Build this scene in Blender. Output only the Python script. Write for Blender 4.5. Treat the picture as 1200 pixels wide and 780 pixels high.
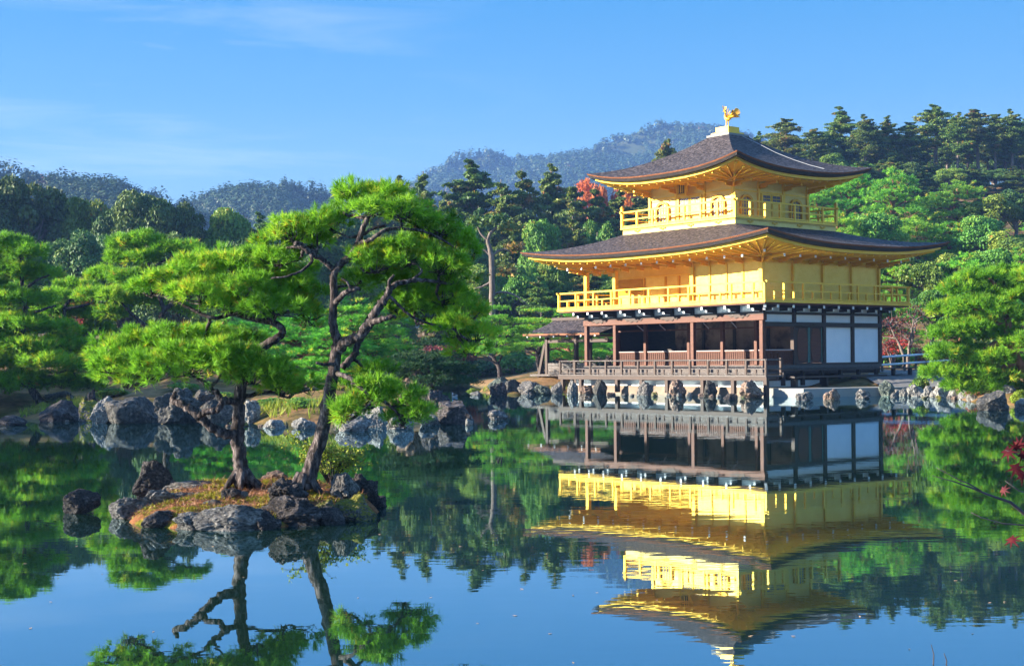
import bpy, bmesh, math, random
import numpy as np
from mathutils import Vector, Matrix, noise

for _o in list(bpy.data.objects):
    bpy.data.objects.remove(_o)
SC = bpy.context.scene
COL = SC.collection

# ------------------------------------------------------------------ camera, sky, sun, exposure
FPX, HOR, ROLL, EYE = 1647.6, 420.9, 0.0093, 1.7037      # focal length and horizon in photo pixels (1200 x 780)
cam_d = bpy.data.cameras.new('camera')
cam_d.sensor_width = 36.0
cam_d.lens = 36.0 * FPX / 1200.0
cam_d.shift_y = (HOR - 390.0) / 1200.0
cam_d.clip_start, cam_d.clip_end = 0.1, 6000.0
CAM = bpy.data.objects.new('camera', cam_d)
CAM.location = (0, 0, EYE)
CAM.rotation_euler = (math.pi / 2, ROLL, 0)
COL.objects.link(CAM)
SC.camera = CAM

SUN_EL = math.radians(19.0)
SUN_AZ = (-0.995, -0.10)                                  # horizontal direction towards the sun (x right, y away from camera)
SUN_DIR = Vector((SUN_AZ[0] * math.cos(SUN_EL), SUN_AZ[1] * math.cos(SUN_EL), math.sin(SUN_EL))).normalized()
sun_d = bpy.data.lights.new('sun', 'SUN')
sun_d.energy = 5.0
sun_d.angle = math.radians(0.53)
sun_d.color = (1.0, 0.90, 0.74)
SUN = bpy.data.objects.new('sun', sun_d)
SUN.rotation_euler = SUN_DIR.to_track_quat('Z', 'Y').to_euler()
SUN.location = (-60, -6, 40)
COL.objects.link(SUN)

W = bpy.data.worlds.new('World')
SC.world = W
W.use_nodes = True
nt = W.node_tree
nt.nodes.clear()
out = nt.nodes.new('ShaderNodeOutputWorld')
bg = nt.nodes.new('ShaderNodeBackground')
sky = nt.nodes.new('ShaderNodeTexSky')
sky.sky_type = 'NISHITA'
sky.sun_disc = False
sky.sun_elevation = SUN_EL
sky.sun_rotation = math.atan2(SUN_AZ[0], SUN_AZ[1])
sky.altitude = 0
sky.air_density = 1.0
sky.dust_density = 0.25
sky.ozone_density = 3.0
hs = nt.nodes.new('ShaderNodeMix')                       # clear-day blue: the sky texture blended with a blue that deepens upward low in the sky; overhead brightened as added fill
hs.data_type = 'RGBA'
hs.inputs[0].default_value = 0.92
tcz = nt.nodes.new('ShaderNodeTexCoord')
sxyz = nt.nodes.new('ShaderNodeSeparateXYZ')
zr = nt.nodes.new('ShaderNodeValToRGB')
for i, (p, c) in enumerate([(0.0, (2.0, 2.75, 3.2)), (0.05, (1.80, 2.6, 3.2)), (0.11, (1.05, 2.12, 3.12)), (0.18, (0.42, 1.62, 3.08)), (0.245, (0.14, 1.33, 3.05)), (0.5, (1.4, 3.4, 7.0)), (1.0, (1.6, 3.8, 8.0))]):
    e_ = zr.color_ramp.elements[i] if i < 2 else zr.color_ramp.elements.new(p)
    e_.position = p
    e_.color = (c[0], c[1], c[2], 1)
# thin high cloud wisps on the sky dome, stretched along the horizon
tc = nt.nodes.new('ShaderNodeTexCoord')
mp = nt.nodes.new('ShaderNodeMapping')
mp.inputs['Scale'].default_value = (2.2, 2.2, 17.0)
mp.inputs['Rotation'].default_value = (0.0, 0.12, 0.0)
mp.inputs['Location'].default_value = (0.35, 0.0, 0.55)
nz = nt.nodes.new('ShaderNodeTexNoise')
nz.inputs['Scale'].default_value = 2.3
nz.inputs['Detail'].default_value = 7.0
nz.inputs['Roughness'].default_value = 0.58
nz.inputs['Distortion'].default_value = 0.6
cr = nt.nodes.new('ShaderNodeValToRGB')
cr.color_ramp.elements[0].position = 0.50
cr.color_ramp.elements[0].color = (0, 0, 0, 1)
cr.color_ramp.elements[1].position = 0.80
cr.color_ramp.elements[1].color = (0.30, 0.30, 0.30, 1)
mx = nt.nodes.new('ShaderNodeMix')
mx.data_type = 'RGBA'
mx.inputs[7].default_value = (4.6, 4.8, 5.0, 1)
L = nt.links.new
L(tc.outputs['Generated'], mp.inputs['Vector']); L(mp.outputs[0], nz.inputs['Vector']); L(nz.outputs[0], cr.inputs[0])
L(tcz.outputs['Generated'], sxyz.inputs[0]); L(sxyz.outputs['Z'], zr.inputs[0])
L(sky.outputs[0], hs.inputs[6]); L(zr.outputs[0], hs.inputs[7]); L(hs.outputs[2], mx.inputs[6])
cmask = nt.nodes.new('ShaderNodeMapRange')                # the wisps thin out towards the pavilion side of the sky
cmask.interpolation_type = 'SMOOTHSTEP'
cmask.inputs[1].default_value = 0.06; cmask.inputs[2].default_value = -0.22
cmul = nt.nodes.new('ShaderNodeMath'); cmul.operation = 'MULTIPLY'
L(sxyz.outputs['X'], cmask.inputs[0]); L(cmask.outputs[0], cmul.inputs[0]); L(cr.outputs[0], cmul.inputs[1]); L(cmul.outputs[0], mx.inputs[0])
L(mx.outputs[2], bg.inputs['Color']); L(bg.outputs[0], out.inputs['Surface'])
bg.inputs['Strength'].default_value = 0.05

vs = SC.view_settings
vs.view_transform = 'Standard'
vs.look = 'None'
vs.gamma = 1.0
vs.exposure = 2.3
vs.use_curve_mapping = False
cy = SC.cycles
cy.use_denoising = True
cy.max_bounces = 7
cy.diffuse_bounces = 3
cy.glossy_bounces = 4
cy.transmission_bounces = 3
cy.volume_bounces = 0
cy.transparent_max_bounces = 6
cy.sample_clamp_indirect = 4.0
cy.blur_glossy = 0.3
cy.caustics_refractive = False
cy.use_adaptive_sampling = True
cy.adaptive_threshold = 0.015

# ------------------------------------------------------------------ photo geometry helpers
def unroll(px, py):
    x, y = px - 600.0, py - 390.0
    c, s = math.cos(ROLL), math.sin(ROLL)
    return c * x - s * y, s * x + c * y - (HOR - 390.0)

def at(px, py, D):
    """World point at depth D seen at photo pixel (px, py)."""
    x, y = unroll(px, py)
    return Vector((x / FPX * D, D, EYE - y / FPX * D))

def ground(px, py, z=0.0):
    x, y = unroll(px, py)
    D = FPX * (EYE - z) / y
    return Vector((x / FPX * D, D, z))

def fan(px, D):
    return ((px - 600.0) / FPX * D, D)

# ------------------------------------------------------------------ object helpers
def tag(o, label=None, cat=None, group=None, kind=None):
    if label: o['label'] = label
    if cat: o['category'] = cat
    if group: o['group'] = group
    if kind: o['kind'] = kind
    return o

def empty(name, loc=(0, 0, 0), rz=0.0):
    o = bpy.data.objects.new(name, None)
    o.empty_display_size = 0.2
    o.location = loc
    o.rotation_euler = (0, 0, rz)
    COL.objects.link(o)
    return o

def link(name, me, parent=None):
    o = bpy.data.objects.new(name, me)
    COL.objects.link(o)
    if parent is not None:
        o.parent = parent
    return o

def copy_tree(o, parent=None):
    c = o.copy()
    COL.objects.link(c)
    c.parent = parent
    for ch in list(o.children):
        copy_tree(ch, c)
    return c

ORD = ('first second third fourth fifth sixth seventh eighth ninth tenth eleventh twelfth thirteenth fourteenth fifteenth sixteenth '
       'seventeenth eighteenth nineteenth twentieth twenty-first twenty-second twenty-third twenty-fourth twenty-fifth twenty-sixth '
       'twenty-seventh twenty-eighth twenty-ninth thirtieth').split()

class MB:
    """Collects boxes, tubes and polygons and links them as one mesh."""
    def __init__(self):
        self.v, self.f, self.m = [], [], []
        self.mi = 0
    def add(self, vs, fs):
        b = len(self.v)
        self.v += [tuple(p) for p in vs]
        self.f += [tuple(b + i for i in q) for q in fs]
        self.m += [self.mi] * len(fs)
        return self
    def box(self, x0, x1, y0, y1, z0, z1):
        return self.add([(x0, y0, z0), (x1, y0, z0), (x1, y1, z0), (x0, y1, z0), (x0, y0, z1), (x1, y0, z1), (x1, y1, z1), (x0, y1, z1)],
                        [(0, 3, 2, 1), (4, 5, 6, 7), (0, 1, 5, 4), (1, 2, 6, 5), (2, 3, 7, 6), (3, 0, 4, 7)])
    def bar(self, a, b, w, h, up=(0, 0, 1)):
        a, b = Vector(a), Vector(b)
        d = (b - a).normalized()
        s = d.cross(Vector(up))
        if s.length < 1e-4: s = d.cross(Vector((1, 0, 0)))
        s.normalize(); u = s.cross(d).normalized()
        s *= w / 2; u *= h / 2
        return self.add([a - s - u, a + s - u, a + s + u, a - s + u, b - s - u, b + s - u, b + s + u, b - s + u],
                        [(0, 1, 2, 3), (4, 7, 6, 5), (0, 4, 5, 1), (1, 5, 6, 2), (2, 6, 7, 3), (3, 7, 4, 0)])
    def tube(self, pts, rad, seg=8, cap=True):
        pts = [Vector(p) for p in pts]
        n = len(pts)
        if not hasattr(rad, '__len__'): rad = [rad] * n
        b = len(self.v)
        prev = None
        for i, p in enumerate(pts):
            d = (pts[min(i + 1, n - 1)] - pts[max(i - 1, 0)]).normalized()
            if prev is None:
                s = d.cross(Vector((0.31, 0.9, 0.2)))
            else:
                s = prev - d * prev.dot(d)
            s.normalize(); prev = s
            t = d.cross(s)
            for k in range(seg):
                a = 2 * math.pi * k / seg
                self.v.append(tuple(p + (s * math.cos(a) + t * math.sin(a)) * rad[i]))
        for i in range(n - 1):
            for k in range(seg):
                k2 = (k + 1) % seg
                self.f.append((b + i * seg + k, b + i * seg + k2, b + (i + 1) * seg + k2, b + (i + 1) * seg + k)); self.m.append(self.mi)
        if cap:
            self.f.append(tuple(b + k for k in range(seg))[::-1]); self.m.append(self.mi)
            self.f.append(tuple(b + (n - 1) * seg + k for k in range(seg))); self.m.append(self.mi)
        return self
    def prism(self, outline, axis, a0, a1):
        """Outline of (p, q) points extruded along axis 0, 1 or 2 between a0 and a1."""
        def P(p, q, a):
            return {0: (a, p, q), 1: (p, a, q), 2: (p, q, a)}[axis]
        n = len(outline)
        vs = [P(p, q, a0) for p, q in outline] + [P(p, q, a1) for p, q in outline]
        fs = [tuple(range(n)), tuple(range(2 * n - 1, n - 1, -1))] + [(i, n + i, n + (i + 1) % n, (i + 1) % n) for i in range(n)]
        return self.add(vs, fs)
    def build(self, name, mats, parent=None, smooth=False, bevel=0.0):
        me = bpy.data.meshes.new(name)
        me.from_pydata(self.v, [], self.f)
        if not isinstance(mats, (list, tuple)): mats = [mats]
        for m in mats: me.materials.append(m)
        if len(mats) > 1: me.polygons.foreach_set('material_index', self.m)
        bm = bmesh.new(); bm.from_mesh(me)
        bmesh.ops.recalc_face_normals(bm, faces=bm.faces)
        if bevel:
            bmesh.ops.bevel(bm, geom=bm.edges[:], offset=bevel, segments=1, affect='EDGES')
        bm.to_mesh(me); bm.free()
        if smooth: me.polygons.foreach_set('use_smooth', [True] * len(me.polygons))
        me.update()
        return link(name, me, parent)

def np_mesh(name, V, F, mats, tint=None, smooth=False, mi=None):
    """Mesh from numpy arrays; all faces have the same number of corners."""
    me = bpy.data.meshes.new(name)
    V = np.ascontiguousarray(V, dtype=np.float32); F = np.ascontiguousarray(F, dtype=np.int32)
    n, k = F.shape
    me.vertices.add(len(V)); me.vertices.foreach_set('co', V.ravel())
    me.loops.add(n * k); me.loops.foreach_set('vertex_index', F.ravel())
    me.polygons.add(n)
    me.polygons.foreach_set('loop_start', np.arange(0, n * k, k, dtype=np.int32))
    me.polygons.foreach_set('loop_total', np.full(n, k, dtype=np.int32))
    if not isinstance(mats, (list, tuple)): mats = [mats]
    for m in mats: me.materials.append(m)
    if mi is not None: me.polygons.foreach_set('material_index', np.asarray(mi, dtype=np.int32))
    if smooth: me.polygons.foreach_set('use_smooth', np.ones(n, dtype=bool))
    if tint is not None:
        at_ = me.attributes.new('tint', 'FLOAT', 'FACE')
        at_.data.foreach_set('value', np.asarray(tint, dtype=np.float32))
    me.update(calc_edges=True)
    me.validate()
    return me

# ------------------------------------------------------------------ materials
def new_mat(name):
    m = bpy.data.materials.new(name)
    m.use_nodes = True
    return m, m.node_tree, m.node_tree.nodes['Principled BSDF']

def ramp(ntree, stops, interp='LINEAR'):
    r = ntree.nodes.new('ShaderNodeValToRGB')
    e = r.color_ramp.elements
    r.color_ramp.interpolation = interp
    while len(e) < len(stops): e.new(0.5)
    for i, (p, c) in enumerate(stops):
        e[i].position = p
        e[i].color = (c[0], c[1], c[2], 1)
    return r

def noise_node(ntree, scale, detail=5, rough=0.6, vec=None, dist=0.0):
    n = ntree.nodes.new('ShaderNodeTexNoise')
    n.inputs['Scale'].default_value = scale
    n.inputs['Detail'].default_value = detail
    n.inputs['Roughness'].default_value = rough
    n.inputs['Distortion'].default_value = dist
    if vec is not None: ntree.links.new(vec, n.inputs['Vector'])
    return n

def coords(ntree, scale=(1, 1, 1), kind='Object', rot=(0, 0, 0)):
    t = ntree.nodes.new('ShaderNodeTexCoord')
    m = ntree.nodes.new('ShaderNodeMapping')
    m.inputs['Scale'].default_value = scale
    m.inputs['Rotation'].default_value = rot
    ntree.links.new(t.outputs[kind], m.inputs['Vector'])
    return m.outputs[0]

def bump(ntree, height, strength, dist, bsdf):
    b = ntree.nodes.new('ShaderNodeBump')
    b.inputs['Strength'].default_value = strength
    b.inputs['Distance'].default_value = dist
    ntree.links.new(height, b.inputs['Height'])
    ntree.links.new(b.outputs[0], bsdf.inputs['Normal'])
    return b

def surf(name, stops, scale=(3, 3, 3), rough=0.7, metal=0.0, bstr=0.3, bdist=0.01, detail=6, nscale=1.0, kind='Object', spec=0.4, rand=0.0):
    m, t, b = new_mat(name)
    v = coords(t, scale, kind)
    n = noise_node(t, nscale, detail, 0.62, v)
    r = ramp(t, stops)
    t.links.new(n.outputs[0], r.inputs[0])
    if rand:
        oi = t.nodes.new('ShaderNodeObjectInfo'); h = t.nodes.new('ShaderNodeHueSaturation')
        mr = t.nodes.new('ShaderNodeMapRange'); mr.inputs[3].default_value = 1 - rand; mr.inputs[4].default_value = 1 + rand
        t.links.new(oi.outputs['Random'], mr.inputs[0]); t.links.new(mr.outputs[0], h.inputs['Value']); t.links.new(r.outputs[0], h.inputs['Color'])
        t.links.new(h.outputs[0], b.inputs['Base Color'])
    else:
        t.links.new(r.outputs[0], b.inputs['Base Color'])
    b.inputs['Roughness'].default_value = rough
    b.inputs['Metallic'].default_value = metal
    b.inputs['Specular IOR Level'].default_value = spec
    if bstr: bump(t, n.outputs[0], bstr, bdist, b)
    return m

def foliage(name, stops, trans=0.30, rand_h=0.02, rand_v=0.18, rough=0.55, spec=0.25):
    m, t, b = new_mat(name)
    a = t.nodes.new('ShaderNodeAttribute'); a.attribute_name = 'tint'
    r = ramp(t, stops)
    t.links.new(a.outputs['Fac'], r.inputs[0])
    oi = t.nodes.new('ShaderNodeObjectInfo')
    h = t.nodes.new('ShaderNodeHueSaturation')
    m1 = t.nodes.new('ShaderNodeMapRange'); m1.inputs[3].default_value = 0.5 - rand_h; m1.inputs[4].default_value = 0.5 + rand_h
    mul = t.nodes.new('ShaderNodeMath'); mul.operation = 'MULTIPLY'; mul.inputs[1].default_value = 7.31
    fr = t.nodes.new('ShaderNodeMath'); fr.operation = 'FRACT'
    m2 = t.nodes.new('ShaderNodeMapRange'); m2.inputs[3].default_value = 1 - rand_v; m2.inputs[4].default_value = 1 + rand_v
    k = t.links.new
    k(oi.outputs['Random'], m1.inputs[0]); k(oi.outputs['Random'], mul.inputs[0]); k(mul.outputs[0], fr.inputs[0]); k(fr.outputs[0], m2.inputs[0])
    k(m1.outputs[0], h.inputs['Hue']); k(m2.outputs[0], h.inputs['Value']); k(r.outputs[0], h.inputs['Color'])
    b.inputs['Roughness'].default_value = rough
    b.inputs['Specular IOR Level'].default_value = spec
    tr = t.nodes.new('ShaderNodeBsdfTranslucent')
    ms = t.nodes.new('ShaderNodeMixShader'); ms.inputs[0].default_value = trans
    k(h.outputs[0], b.inputs['Base Color']); k(h.outputs[0], tr.inputs['Color'])
    k(b.outputs[0], ms.inputs[1]); k(tr.outputs[0], ms.inputs[2])
    k(ms.outputs[0], t.nodes['Material Output'].inputs['Surface'])
    return m

M = {}
def gold(name, c0, c1, boards=0.0, rough=0.38, metal=0.4):
    m, t, b = new_mat(name)
    v = coords(t, (1.3, 1.3, 2.2))
    n = noise_node(t, 2.4, 5, 0.6, v)
    r = ramp(t, [(0.3, c0), (0.7, c1)])
    t.links.new(n.outputs[0], r.inputs[0]); t.links.new(r.outputs[0], b.inputs['Base Color'])
    b.inputs['Metallic'].default_value = metal
    b.inputs['Specular IOR Level'].default_value = 0.2
    rr = ramp(t, [(0.3, (rough - 0.08,) * 3), (0.75, (rough + 0.1,) * 3)])
    n2 = noise_node(t, 9.0, 4, 0.6, v)
    t.links.new(n2.outputs[0], rr.inputs[0]); t.links.new(rr.outputs[0], b.inputs['Roughness'])
    if boards:
        w = t.nodes.new('ShaderNodeTexWave'); w.wave_type = 'BANDS'; w.bands_direction = 'Z'; w.wave_profile = 'SAW'
        w.inputs['Scale'].default_value = boards; w.inputs['Distortion'].default_value = 0.0
        tco = t.nodes.new('ShaderNodeTexCoord'); t.links.new(tco.outputs['Object'], w.inputs['Vector'])
        pw = t.nodes.new('ShaderNodeMath'); pw.operation = 'POWER'; pw.inputs[1].default_value = 14.0
        t.links.new(w.outputs['Fac'], pw.inputs[0])
        bump(t, pw.outputs[0], 0.6, 0.02, b)
    else:
        bump(t, n2.outputs[0], 0.12, 0.01, b)
    return m

M['gold'] = gold('gold_leaf', (0.654, 0.387, 0.039), (0.722, 0.464, 0.073))
M['gold_wall'] = gold('gold_leaf_boards', (0.671, 0.430, 0.073), (0.740, 0.516, 0.112), boards=0.0, rough=0.34, metal=0.32)
M['gold_deep'] = gold('gold_leaf_deep', (0.558, 0.279, 0.016), (0.648, 0.360, 0.032), rough=0.4, metal=0.3)
M['gold_soffit_bounce_lit'] = gold('gold_leaf_soffit_bounce_lit', (0.741, 0.418, 0.028), (0.800, 0.522, 0.057), rough=0.4, metal=0.2)  # gold brightened in colour to stand in for sunlight bounced off the water
M['gold_pale'] = gold('gold_leaf_pale', (0.589, 0.420, 0.109), (0.655, 0.488, 0.160), boards=1.15, rough=0.38, metal=0.3)
M['shingle'] = surf('bark_shingle', [(0.40, (0.010, 0.007, 0.007)), (0.49, (0.034, 0.025, 0.025)), (0.55, (0.062, 0.047, 0.046)), (0.63, (0.105, 0.086, 0.082))], (2.0, 2.0, 6.0), 0.8, 0, 1.0, 0.07, 10, 3.2, spec=0.2)
M['bark_edge'] = surf('bark_edge', [(0.3, (0.110, 0.030, 0.010)), (0.7, (0.198, 0.066, 0.017))], (4, 4, 30), 0.7, 0, 0.3, 0.01)
M['eave_black'] = surf('eave_black', [(0.3, (0.012, 0.010, 0.010)), (0.7, (0.03, 0.024, 0.022))], (4, 4, 4), 0.6)
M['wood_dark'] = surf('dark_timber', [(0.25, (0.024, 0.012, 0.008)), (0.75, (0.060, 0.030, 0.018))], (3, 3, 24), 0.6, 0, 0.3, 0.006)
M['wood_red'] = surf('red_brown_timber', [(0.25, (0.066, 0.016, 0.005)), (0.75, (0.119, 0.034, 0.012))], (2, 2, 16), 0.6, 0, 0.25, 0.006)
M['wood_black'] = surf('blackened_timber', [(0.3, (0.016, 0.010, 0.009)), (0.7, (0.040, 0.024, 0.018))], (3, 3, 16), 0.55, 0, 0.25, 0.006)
M['wood_grey'] = surf('weathered_timber', [(0.25, (0.053, 0.038, 0.032)), (0.5, (0.086, 0.069, 0.061)), (0.8, (0.129, 0.111, 0.104))], (7, 7, 26), 0.72, 0, 0.4, 0.008, 7)
M['plaster'] = surf('white_plaster', [(0.3, (0.663, 0.682, 0.699)), (0.7, (0.744, 0.744, 0.744))], (2, 2, 2), 0.75, 0, 0.08, 0.004, spec=0.3)
M['paper'] = surf('shoji_paper', [(0.3, (0.30, 0.27, 0.28)), (0.7, (0.40, 0.36, 0.36))], (2, 2, 2), 0.8, 0, 0.0)
M['stone_tan'] = surf('tan_stone', [(0.25, (0.126, 0.081, 0.055)), (0.5, (0.184, 0.133, 0.096)), (0.8, (0.243, 0.199, 0.155))], (0.422, 0.422, 0.422), 0.85, 0, 0.6, 0.03, 9)
M['stone_pale'] = surf('pale_stone', [(0.3, (0.157, 0.154, 0.143)), (0.7, (0.235, 0.229, 0.214))], (0.535, 0.535, 0.535), 0.85, 0, 0.4, 0.02, 8)
M['window_pane'] = surf('window_pane', [(0.3, (0.13, 0.125, 0.145)), (0.7, (0.18, 0.17, 0.19))], (2, 2, 2), 0.7, 0, 0.0)
M['copper'] = surf('green_copper', [(0.3, (0.048, 0.160, 0.136)), (0.7, (0.112, 0.256, 0.216))], (8, 8, 8), 0.6)
M['screen'] = surf('painted_screen', [(0.42, (0.056, 0.028, 0.018)), (0.52, (0.192, 0.112, 0.072)), (0.7, (0.256, 0.161, 0.104))], (0.800, 0.800, 0.800), 0.8, 0, 0.0, 0.0, 7)
M['cable'] = surf('pale_cable', [(0.3, (0.275, 0.280, 0.300)), (0.7, (0.325, 0.330, 0.350))], rough=0.4)
# ================================================================== the pavilion
PA, PCX, PCY = 0.8801, 10.5678, 68.2616
LX, WY = 5.63, 4.20                # half length along the sunlit south face (local X) and half depth (local Y)
PAV = empty('golden_pavilion', (PCX, PCY, 0), -PA)
tag(PAV, 'three-storey pavilion with two gold upper floors, dark curved shingle roofs and open timber ground floor', 'pavilion')
def pav_world(x, y, z=0):
    c, s = math.cos(PA), math.sin(PA)
    return Vector((PCX + x * c + y * s, PCY - x * s + y * c, z))
def part(name, mb, mat, parent=None, **k):
    return mb.build(name, mat, parent or PAV, **k)

FX = [-5.63, -3.58, 1.54, 5.63]                      # pillars of the open south front
EY = [-4.2, -2.1, 0.0, 2.1, 4.2]                     # posts of the east face
IX = [-5.63, -3.62, -0.68, 1.45, 3.50, 5.63]         # inner posts one bay back

# --- foundation, deck
part('foundation', MB().box(-6.1, 6.15, -4.75, 4.6, -0.6, 0.40), M['stone_tan'])
part('foundation_ledge', MB().box(-6.0, 6.05, -4.62, 4.5, 0.403, 0.66), M['plaster'])
f = MB()
y = -5.22
while y < -4.2:
    f.box(-6.68, 6.66, y, y + 0.158, 0.86, 0.925); y += 0.166
part('deck', f, M['wood_grey'])
f = MB().box(-6.70, 6.68, -5.20, -5.06, 0.69, 0.857).box(-6.70, 6.68, -4.50, -4.36, 0.69, 0.857)
for x in np.arange(-6.6, 6.7, 1.1): f.box(x - 0.06, x + 0.06, -5.05, -4.51, 0.74, 0.855)
part('deck_beam', f, M['wood_dark'])
DECK_POSTS = [-6.45, -5.1, -2.55, -0.9, 0.75, 2.95, 4.75]
for x in DECK_POSTS:
    part('deck_post', MB().box(x - 0.09, x + 0.09, -5.19, -5.01, 0.1, 0.688), M['wood_dark'])
part('deck_post', MB().box(6.50, 6.68, -5.20, -5.02, -0.3, 0.688), M['wood_dark'])
# west walk and planked side of the deck under the fishing porch
part('west_deck', MB().box(-7.1, -5.85, -4.30, 4.2, 0.80, 0.90).box(-11.6, -7.1, -2.9, 0.9, 0.80, 0.90), M['wood_grey'])
# --- deck railing
r = MB()
for z, t in ((1.585, 0.035), (1.20, 0.028), (1.0, 0.028)):
    r.tube([(-6.62, -5.13, z), (6.66, -5.13, z)], t, 6)
    r.tube([(6.6, -5.2, z), (6.6, -4.1, z)], t, 6)
    r.tube([(-6.6, -5.2, z), (-6.6, -3.2, z)], t, 6)
DR = part('deck_railing', r, M['wood_grey'])
for x in np.linspace(-6.6, 6.6, 13):
    part('railing_post', MB().box(x - 0.05, x + 0.05, -5.18, -5.085, 0.925, 1.555), M['wood_dark'], DR)
for x in np.linspace(-6.05, 6.05, 12):
    part('railing_post', MB().box(x - 0.035, x + 0.035, -5.165, -5.10, 0.925, 1.17), M['wood_dark'], DR)
for x, y in ((6.6, -4.15), (-6.6, -4.2), (-6.6, -3.2)):
    part('railing_post', MB().box(x - 0.05, x + 0.05, y - 0.05, y + 0.05, 0.925, 1.66), M['wood_dark'], DR)

# --- ground floor
part('veranda_floor', MB().box(-5.75, 5.74, -4.32, 4.2, 1.19, 1.335).box(-5.72, 5.71, -4.30, 4.15, 0.93, 1.188), M['wood_grey'])
for x in FX:
    part('pillar', MB().box(x - 0.10, x + 0.10, -4.30, -4.10, 1.337, 3.308), M['wood_red'], bevel=0.012)
for x in IX:
    part('pillar', MB().box(x - 0.09, x + 0.09, -2.19, -2.01, 1.337, 3.46), M['wood_red'], bevel=0.012)
for yy in (0.0, 2.1, 4.2):
    part('pillar', MB().box(-5.73, -5.53, yy - 0.1, yy + 0.1, 1.337, 3.46), M['wood_red'])
for yy in EY[1:]:
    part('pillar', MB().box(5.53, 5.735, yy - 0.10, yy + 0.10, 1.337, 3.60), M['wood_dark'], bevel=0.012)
part('main_beam', MB().box(-5.80, 5.80, -4.315, -4.085, 3.31, 3.576), M['wood_red'], bevel=0.015)
part('main_beam', MB().box(-5.78, -5.48, -4.08, 4.3, 3.31, 3.576), M['wood_red'], bevel=0.015)
# stepped timber corbels hanging from the red beam
for x in (-4.62, -2.2, 0.15, 2.6, 4.4):
    part('corbel', MB().prism([(x - 0.62, 3.575), (x + 0.62, 3.575), (x + 0.48, 3.47), (x + 0.30, 3.50), (x + 0.2, 3.41), (x, 3.47), (x - 0.2, 3.41), (x - 0.30, 3.50), (x - 0.48, 3.47)], 1, -4.345, -4.318), M['wood_dark'])
part('head_beam', MB().box(-5.76, 5.76, -4.29, -4.11, 3.578, 3.68).box(5.60, 5.76, -4.10, 4.3, 3.578, 3.68).box(-5.76, -5.6, -4.10, 4.3, 3.578, 3.68), M['wood_black'])
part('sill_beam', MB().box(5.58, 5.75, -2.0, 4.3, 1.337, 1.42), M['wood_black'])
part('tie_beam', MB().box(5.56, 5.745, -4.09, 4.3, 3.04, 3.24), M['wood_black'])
part('tie_beam', MB().box(-5.6, 5.55, -2.16, -2.04, 3.02, 3.09), M['wood_red'])
part('ceiling', MB().box(-5.5, 5.5, -4.08, 4.1, 3.50, 3.56), M['paper'])
f = MB()
for x in np.arange(-5.2, 5.5, 0.55): f.box(x - 0.03, x + 0.03, -4.0, -2.2, 3.45, 3.497)
part('ceiling_batten', f, M['wood_dark'])
# interior screens
part('inner_wall', MB().box(-3.56, 5.5, -0.06, 0.0, 1.34, 3.49), M['screen'])
part('inner_wall', MB().box(-5.5, -3.58, -0.06, 0.0, 1.34, 3.49), M['wood_black'])
part('inner_wall', MB().box(-5.58, -5.52, -2.0, 4.1, 1.34, 3.49), M['wood_black'])
for x in (-1.6, 0.4, 2.5, 4.4):
    part('inner_post', MB().box(x - 0.07, x + 0.07, -0.14, -0.065, 1.34, 3.49), M['wood_dark'])
# low lattice screens between the inner posts and on the first east bay
def lattice(x0, x1, y0, y1, z0, z1, nx, nz):
    b = MB()
    ax = abs(x1 - x0) > abs(y1 - y0)
    n = nx
    for i in range(n + 1):
        k = i / n
        w = 0.012 if 0 < i < n else 0.03
        px, py = x0 + (x1 - x0) * k, y0 + (y1 - y0) * k
        if ax: b.box(px - w, px + w, y0 - 0.018, y0 + 0.018, z0, z1)
        else: b.box(x0 - 0.018, x0 + 0.018, py - w, py + w, z0, z1)
    for j in range(nz + 1):
        z = z0 + (z1 - z0) * j / nz
        w = 0.010 if 0 < j < nz else 0.03
        if ax: b.box(x0, x1, y0 - 0.014, y0 + 0.014, z - w, z + w)
        else: b.box(x0 - 0.014, x0 + 0.014, y0, y1, z - w, z + w)
    o = part('lattice_screen', b, M['wood_red'])
    if ax: part('screen_back', MB().box(x0, x1, y0 + 0.022, y0 + 0.04, z0, z1), M['wood_red'], o)
    else: part('screen_back', MB().box(x0 - 0.04, x0 - 0.022, y0, y1, z0, z1), M['wood_red'], o)
    part('screen_rail', MB().box(x0, x1, y0 - 0.03, y0 + 0.03, z1 + 0.031, z1 + 0.065) if ax else MB().box(x0 - 0.03, x0 + 0.03, y0, y1, z1 + 0.031, z1 + 0.065), M['paper'], o)
for i in range(5):
    lattice(IX[i] + 0.1, IX[i + 1] - 0.1, -2.1, -2.1, 1.36, 1.97, 14 if i != 1 else 20, 6)
lattice(5.64, 5.64, -4.09, -2.21, 1.36, 1.97, 14, 6)
# pale shutter stays propped under the beam
for x in (-2.4, -0.9, 1.9, 3.6):
    part('shutter_stay', MB().tube([(x, -3.9, 3.28), (x - 0.5, -3.0, 3.05)], 0.025, 6), M['paper'])
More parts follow.
